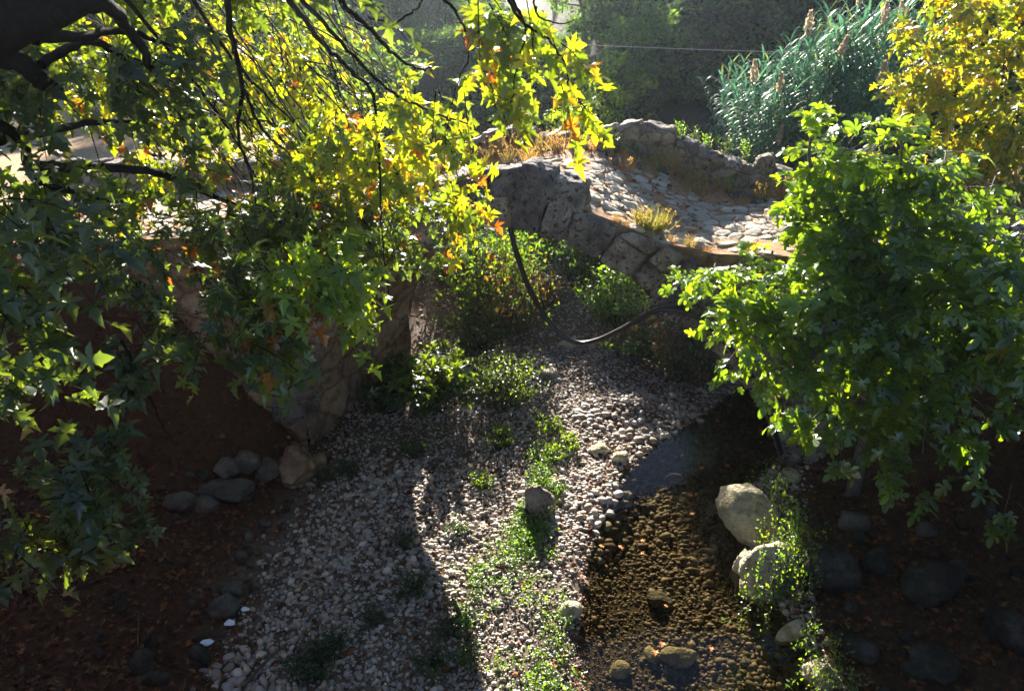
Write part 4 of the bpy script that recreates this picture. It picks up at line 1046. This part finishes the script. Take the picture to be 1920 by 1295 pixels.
for k in range(26):
    y = r.uniform(42, 85); x = r.uniform(-.62 * y, -.22 * y)
    o = FT if first else copy_tree(FT); first = False
    place(o, x, y, r.uniform(.8, 1.5), r.uniform(0, 6.28)); tag(o, 'hazy distant tree on the slope at upper left', 'tree', 'trees on the far hillside')

# ------------------------------------------------------------------ reed bed
def make_cane(seed, h):
    r = np.random.default_rng(seed); acc = Acc()
    lean = r.normal(0, .14, 2); t = np.linspace(0, 1, 9)[:, None]
    P = np.concatenate([lean * h * t ** 1.8, h * t], 1)
    V = Acc(); tube(V, P, np.linspace(.016, .006, 9), 4)
    q = V.F[0]; acc.add(V.V[0], np.concatenate([q[:, :3], q[:, [0, 2, 3]]]), (.14, .20, .07))
    n = int(h * 11)
    for k in range(n):
        f = .14 + .86 * k / n; b0 = np.array([np.interp(f, t[:, 0], P[:, j]) for j in range(3)])
        a = (k % 2) * math.pi + r.normal(0, .6) + seed; ln = r.uniform(.5, .85) * (1 - .4 * max(0, f - .7)); wd = r.uniform(.022, .036)
        rise = r.uniform(.6, 1.15) + .7 * max(0, f - .8) * 3; out_ = np.array((math.cos(a), math.sin(a), 0)); sd = np.array((-math.sin(a), math.cos(a), 0))
        tt = np.linspace(0, 1, 6); drop = r.uniform(.45, 1.0)
        L = b0 + out_ * (ln * .75 * tt)[:, None] + np.array((0, 0, 1.0)) * (ln * (rise * tt - drop * tt ** 2.1))[:, None]
        wv = wd * np.sin(np.clip(tt * 2.4 + .55, 0, math.pi))
        A_, B_ = L + sd * wv[:, None], L - sd * wv[:, None]
        i = np.arange(5)
        VV = np.concatenate([A_, B_]); FF = np.concatenate([np.stack([i, i + 6, i + 7], -1), np.stack([i, i + 7, i + 1], -1)])
        c = np.array((.06, .14, .10)) * r.uniform(.7, 1.35) if r.uniform() > .08 else np.array((.2, .2, .06))
        acc.add(VV, FF, c)
    return acc
def plume_acc(seed):
    r = np.random.default_rng(seed); acc = Acc(); n = 260
    f = r.uniform(0, 1, n); a = r.uniform(0, 6.28, n); wd = .085 * np.sin(np.clip(f * 1.05 + .08, 0, 1) * math.pi) ** .7
    P = np.stack([np.cos(a) * wd * r.uniform(0, 1, n) + .05 * f, np.sin(a) * wd * r.uniform(0, 1, n), f * .55], -1)
    D = np.stack([np.cos(a) * .5, np.sin(a) * .5, np.full(n, .9)], -1)
    add_leaves(acc, QUAD, P, D, r.standard_normal((n, 3)), np.full(n, .085), np.array((.50, .45, .39)) * r.uniform(.7, 1.25, n)[:, None])
    return acc
canes = None
CANE = []; PLUME = None
r = np.random.default_rng(88)
RC = [(1375, 268, 19.6, 1.0, 16, 2.3, 1, 'short blue green reed clump at left end of the reed bed'), (1440, 255, 20.3, .9, 24, 2.8, 2, 'reed clump second from the left of the reed bed with pale plumes'),
      (1520, 235, 20.8, 1.0, 28, 2.9, 2, 'tall reed clump in the middle of the reed bed'), (1590, 215, 21.6, 1.0, 26, 3.2, 2, 'tallest reed clump of the reed bed'), (1660, 215, 22.3, .9, 22, 3.2, 3, 'reed clump at right end of bed beside the golden tree'),
      (1480, 270, 19.4, .8, 18, 1.9, 1, 'low front reed clump leaning over the parapet'), (1400, 200, 22.5, 1.0, 10, 2.4, 0, 'sparse shaded reed clump behind the others'), (1600, 270, 19.6, .9, 18, 2.3, 1, 'reed clump growing behind the top of the fig tree')]
mesh_pool = {}
for px, py, Yc, wd, nc, hh, npl, lab in RC:
    nc = int(nc * 1.6)
    p = at(px, py, Yc); p[2] = float(ground(p[0], p[1])) - .05
    root = empty('reed_clump', p); tag(root, lab, 'reeds', 'giant reeds behind the bridge')
    for k in range(nc):
        key = k % 7
        if key not in mesh_pool:
            o = make_cane(700 + key, 3.4).build('cane', M['reed']); mesh_pool[key] = o; o.parent = root
        else:
            o = mesh_pool[key].copy(); COL.objects.link(o); o.parent = root
        a = r.uniform(0, 6.28); rr = wd * math.sqrt(r.uniform())
        s = hh / 3.4 * r.uniform(.75, 1.12); o.location = (math.cos(a) * rr, math.sin(a) * rr, 0); o.scale = (s ** .5, s ** .5, s); o.rotation_euler = (r.normal(0, .08), r.normal(0, .08), r.uniform(0, 6.28))
    for k in range(npl):
        if PLUME is None: o = plume_acc(5).build('plume', M['straw']); PLUME = o
        else: o = PLUME.copy(); COL.objects.link(o)
        o.parent = root; a = r.uniform(0, 6.28); rr = wd * .8 * math.sqrt(r.uniform())
        o.location = (math.cos(a) * rr, math.sin(a) * rr - .2, hh * r.uniform(.85, 1.12)); o.rotation_euler = (r.normal(0, .2), r.normal(0, .2), r.uniform(0, 6.28)); k_ = r.uniform(.9, 1.25); o.scale = (k_, k_, k_)

# ------------------------------------------------------------------ dry grass and weeds on the bridge
def tuft(name, seed, h, w, n, col, mat, seedheads=0):
    r = np.random.default_rng(seed); acc = Acc()
    a = r.uniform(0, 6.28, n); rr = w * np.sqrt(r.uniform(0, 1, n)) * .5
    P = np.stack([np.cos(a) * rr, np.sin(a) * rr, np.zeros(n) - .02], -1)
    D = np.stack([np.cos(a) * .45, np.sin(a) * .45, np.ones(n)], -1) + r.normal(0, .22, (n, 3))
    C = np.array(col) * r.uniform(.6, 1.35, n)[:, None]
    sh = [(BLADE[0][0] * np.array((.55, 1, 1)), BLADE[0][1])]
    add_leaves(acc, sh, P, D, r.standard_normal((n, 3)), h * r.uniform(.5, 1.15, n), C)
    if seedheads:
        k = r.integers(0, n, seedheads); tip = P[k] + nrmz(D[k]) * (h * r.uniform(.5, 1.0, seedheads))[:, None]
        for _ in range(4):
            add_leaves(acc, QUAD, tip + r.normal(0, .025, tip.shape), r.normal(0, .5, tip.shape) + (0, 0, 1), r.standard_normal(tip.shape), np.full(len(k), .05), np.array((.36, .25, .10)) * r.uniform(.7, 1.2, (len(k), 1)))
    return acc.build(name, mat)
TF = [tuft('dry_grass_tuft', 800 + k, h, w_, n, c_, M['straw'], sh_) for k, (h, w_, n, c_, sh_) in enumerate(((.35, .3, 110, (.40, .26, .10), 30), (.5, .3, 90, (.34, .22, .09), 36), (.28, .4, 130, (.36, .20, .07), 10), (.45, .25, 70, (.24, .21, .07), 24)))]
k = 0
for q in range(112):
    if q < 84: s, t = r.uniform(-4, 8.5), 3.9 - abs(r.normal(0, .38)) - (.25 if r.uniform() < .3 else 0)
    elif q < 95: s, t = r.uniform(.9, 6), abs(r.normal(0, .12)) + .06
    else: s, t = r.uniform(-3.5, -.3), r.uniform(.6, 3.9)
    o = TF[q] if q < 4 else TF[q % 4].copy()
    if q >= 4: COL.objects.link(o)
    o.location = bp_(s, t, float(deckz(s, t))); sc = r.uniform(.55, 1.1) * (1 if t > 2 else .5); o.scale = (sc, sc, sc); o.rotation_euler = (0, 0, r.uniform(0, 6.28))
    tag(o, 'straw coloured dry grass tuft sprouting from the bridge deck', 'grass', 'dry grass tufts on the bridge')
o = tuft('grass_bush', 850, .42, .45, 420, (.20, .21, .05), M['straw'], 30)
o.location = bp_(2.25, .42, float(deckz(2.25, .42)))
tag(o, 'thick olive grass bush on the near edge of the deck above ring stones', 'grass')
WD = [make_shrub('parapet_weed', 860 + k, .6, .22, p, 9, 14, .06, OVAL, M['weed']) for k, p in enumerate(('lime', 'green'))]
for q in range(12):
    o = WD[q] if q < 2 else copy_tree(WD[q % 2])
    s = (-.5, .0, 1.9, 2.2, 2.5, 2.9, 3.3, .8, 1.7, 2.6, 3.2, 1.2)[q]; t = (4.5 if q < 7 else 3.5) + r.uniform(-.1, .1)
    o.location = bp_(s, t, float(deckz(s, min(t, 4))) + (.55 if q < 7 else 0)); o.scale = (.9,) * 3
    tag(o, 'thin green weed growing along the far parapet', 'weed', 'weeds along the parapet')

# ------------------------------------------------------------------ weeds on the gravel, creeper, litter
la = Acc(); r = np.random.default_rng(91)
n = 9000
wx, wy = r.uniform(-1.2, 1.3, n), r.uniform(6.2, 12.5, n)
cx_ = np.interp(wy, [6, 7, 8, 9, 10, 11, 12.5], [.12, .1, .08, .05, .3, .55, .5]); hw = np.interp(wy, [6, 7, 8, 9.5, 10.2, 11, 12.5], [.60, .62, .6, .55, .35, .22, .25])
dens = np.exp(-((wx - cx_) / hw) ** 2 * 1.1) * np.clip(.15 + 1.1 * fbm(wx, wy, 2.8, 30), 0, 1) * np.where(wy > 10, .45, .8)
kx = r.uniform(0, 1, n) < dens; wx, wy = wx[kx], wy[kx]; n = len(wx)
for rep in range(7):
    P = np.stack([wx + r.normal(0, .05, n), wy + r.normal(0, .05, n), ground(wx, wy) + r.uniform(.03, .16, n)], -1)
    add_leaves(la, OVAL, P, r.normal(0, 1, (n, 3)) + (0, 0, .25), np.array((0, 0, 1.0)) + r.normal(0, .5, (n, 3)), r.uniform(.035, .075, n), palette('lime' if rep % 3 else 'green', n, r))
tag(la.build('green_weeds', M['weed']), 'bright low green weeds spreading in a strip over the sunlit gravel', 'weeds', kind='stuff')
GW = [make_shrub('weed_clump', 880 + k, .3, .3, p, 22, 14, .06, OVAL, M['weed']) for k, p in enumerate(('green', 'dark', 'yellow'))]
spots = [(905, 910, 2), (1040, 860, 2), (1030, 810, 2), (1065, 840, 2), (860, 1000, 1), (760, 1020, 1), (770, 1110, 1), (700, 1165, 1), (600, 1230, 1), (630, 1210, 1), (570, 1260, 1), (810, 1250, 1), (870, 1170, 0), (780, 850, 1), (1010, 790, 0), (610, 900, 1), (650, 890, 1), (880, 1240, 0), (840, 1190, 1), (1045, 930, 0), (1000, 980, 0), (590, 1265, 1), (940, 830, 2)]
gu = set()
for px, py, k in spots:
    o = GW[k] if k not in gu else copy_tree(GW[k]); gu.add(k)
    put(o, px, py, 0, 'small leafy weed clump growing from the gravel', 'weed', r.uniform(.8, 1.3), 'weed clumps on the gravel')
# creepers over the right boulders
def creeper(spec, label):
    root = empty('creeper', at_z(spec[0][0], spec[0][1], spec[0][2])); tag(root, label, 'creeper')
    la, sa = Acc(), Acc()
    for px, py, z, rx, ry, nv_ in spec:
        c = at_z(px, py, z); k = np.linalg.norm(c - CAM) / FPX
        for _ in range(nv_):
            p0 = c + np.array((r.normal(0, rx * k * .6), r.normal(0, .2), r.normal(0, ry * k * .5)))
            d = np.array((r.normal(-.15, .3), -.35, -.7)); ln = r.uniform(.2, .6)
            t = np.linspace(0, 1, 6)[:, None]; path = p0 + d * ln * t + np.array((0, .0, -.15)) * t ** 2 + r.normal(0, .012, (6, 3))
            tube(sa, path, .004, 3)
            m_ = 14; ii = r.integers(0, 6, m_)
            add_leaves(la, OVAL, path[ii] + r.normal(0, .035, (m_, 3)), r.normal(0, 1, (m_, 3)) + (0, -.3, -.2), np.array((0, -.4, 1.0)) + r.normal(0, .5, (m_, 3)), r.uniform(.035, .075, m_), palette(('lime', 'green', 'yellow')[r.integers(0, 3)], m_, r))
    sa.build('stems', M['stick'], root); la.build('foliage', M['weed'], root)
creeper([(1465, 930, .5, 40, 50, 40), (1475, 1000, .7, 45, 60, 60), (1480, 1060, .6, 40, 60, 50), (1440, 900, .2, 25, 40, 24), (1420, 1110, .3, 20, 30, 10), (1500, 1020, .7, 30, 60, 24)], 'green creeper trailing over the pale boulders at water edge')
creeper([(1560, 1250, .5, 50, 40, 34), (1540, 1180, .5, 30, 30, 12)], 'shaded creeper spilling over the rock at bottom right of the stream')
# leaf litter
la = Acc(); n = 30000
lx, ly = r.uniform(-8, 7.5, n), r.uniform(5.3, 17, n)
d = sstep(-1.3, .3, lbank(ly) - lx + .3 * fbm(lx, ly, 1.3, 8)) * .6 + .08 + .25 * np.clip(fbm(lx, ly, 1.6, 61), 0, 1) + .7 * np.exp(-((ly - 13.3 - .1 * fbm(lx, ly, 2, 5)) / .13) ** 2) * (lx > .4) * (lx < 2.7) + .6 * sstep(-.2, .5, lx - rbank(ly)) + .9 * np.exp(-((lx - wleft(ly) + .02) / .12) ** 2)
gz_ = ground(lx, ly)
kx = (r.uniform(0, 1, n) < d) & (gz_ > WZ - .02) & (gz_ < 3.5); lx, ly, gz_ = lx[kx], ly[kx], gz_[kx]
ts, tt_ = r.uniform(-5, 9, 1500), WID * r.beta(1.0, 1.0, 1500)
ts = ts[fbm(ts, tt_, 1.8, 77) > -.05]; tt_ = tt_[:len(ts)]
dp = np.array([bp_(a_, b_, float(deckz(a_, b_)) + .05) for a_, b_ in zip(ts, tt_)])
lx, ly, gz_ = np.r_[lx, dp[:, 0]], np.r_[ly, dp[:, 1]], np.r_[gz_, dp[:, 2]]; n = len(lx)
add_leaves(la, PLANE2, np.stack([lx, ly, gz_ + r.uniform(.01, .05, n)], -1), np.stack([r.normal(0, 1, n), r.normal(0, 1, n), r.normal(0, .25, n)], -1), np.array((0, 0, 1.0)) + r.normal(0, .3, (n, 3)), r.uniform(.05, .13, n), np.array([(.15, .055, .025), (.10, .036, .02), (.22, .09, .035), (.06, .03, .02)])[r.integers(0, 4, n)] * r.uniform(.6, 1.2, n)[:, None])
tag(la.build('leaf_litter', M['litter']), 'russet fallen leaves strewn over the bank and gravel', 'leaves', kind='stuff')
# leaves floating on the water
protoL = None
for q in range(26):
    y = r.uniform(7, 14.6); x = r.uniform(float(wleft(y)) + .15, float(wright(y)) - .2)
    if protoL is None:
        protoL = mesh_np('floating_leaf', PLANE2[0][0] * .09, PLANE2[0][1], M['litter'], col=np.tile(np.array((.42, .17, .05)), (len(PLANE2[0][0]), 1))); o = protoL
    else: o = protoL.copy(); COL.objects.link(o)
    o.location = (x, y, WZ + .012); o.rotation_euler = (0, 0, r.uniform(0, 6.28)); s = r.uniform(.7, 1.2); o.scale = (s, s, s)
    tag(o, 'orange fallen leaf floating on the stream', 'leaf', 'leaves floating on the stream')
# paper scraps, sticks, bare twigs
def scrap(px, py, label, s=.1):
    p = at_z(px, py, .03); p[2] = float(ground(p[0], p[1])) + .07
    V, F = ICO[2]; rr = 1 + .55 * np.array([mnoise.noise(Vector(v * 2.3 + px)) for v in V]); V = V * rr[:, None] * np.array((s, s * .6, s * .22))
    tag(mesh_np('paper_scrap', V + p, F, M['paper'], loc=tuple(p), smooth=False), label, 'litter')
scrap(388, 1207, 'crumpled bluish white paper scrap on leaves at left, lowest of three'); scrap(432, 1168, 'crumpled white paper scrap between the other two scraps', .09); scrap(460, 1142, 'small white paper scrap highest of three by gravel edge', .07)
def stick(pts_, r0, r1, label):
    P = []
    for px, py in pts_:
        p = at_z(px, py, .05); p[2] = float(ground(p[0], p[1])) + .08; P.append(p)
    P = smooth_path(P, 5); acc = Acc(); tube(acc, P, np.linspace(r0, r1, len(P)), 6, wob=.05)
    tag(acc.build('stick', M['stick']), label, 'stick')
stick([(455, 1290), (495, 1245), (538, 1205)], .028, .016, 'dark stick lying on gravel at bottom left')
stick([(268, 1240), (272, 1180)], .012, .006, 'thin pale twig lying on the brown leaves at left')
stick([(1272, 820), (1295, 838)], .014, .008, 'short stick poking into the water at upstream gravel tip')
stick([(1052, 673), (1078, 676)], .03, .026, 'short straight log on the gravel behind the white stone')

# ------------------------------------------------------------------ haze
m, nt, out = newmat('pale_haze')
pv = N(nt, 'ShaderNodeVolumePrincipled'); pv.inputs['Color'].default_value = (.72, .84, 1, 1); pv.inputs['Density'].default_value = .00034; pv.inputs['Anisotropy'].default_value = .75
nt.links.new(pv.outputs[0], out.inputs['Volume'])
zmax = float(Z.max()) + 8
bm = bmesh.new(); bmesh.ops.create_cube(bm, size=1)
for v in bm.verts: v.co = Vector((v.co.x * 340, v.co.y * 300 + 120, -2 if v.co.z < 0 else zmax))
me = bpy.data.meshes.new('haze'); bm.to_mesh(me); bm.free()
hz = link_mesh('haze', me, m)
tag(hz, 'pale sunlit haze lying over the valley', 'haze', kind='stuff')
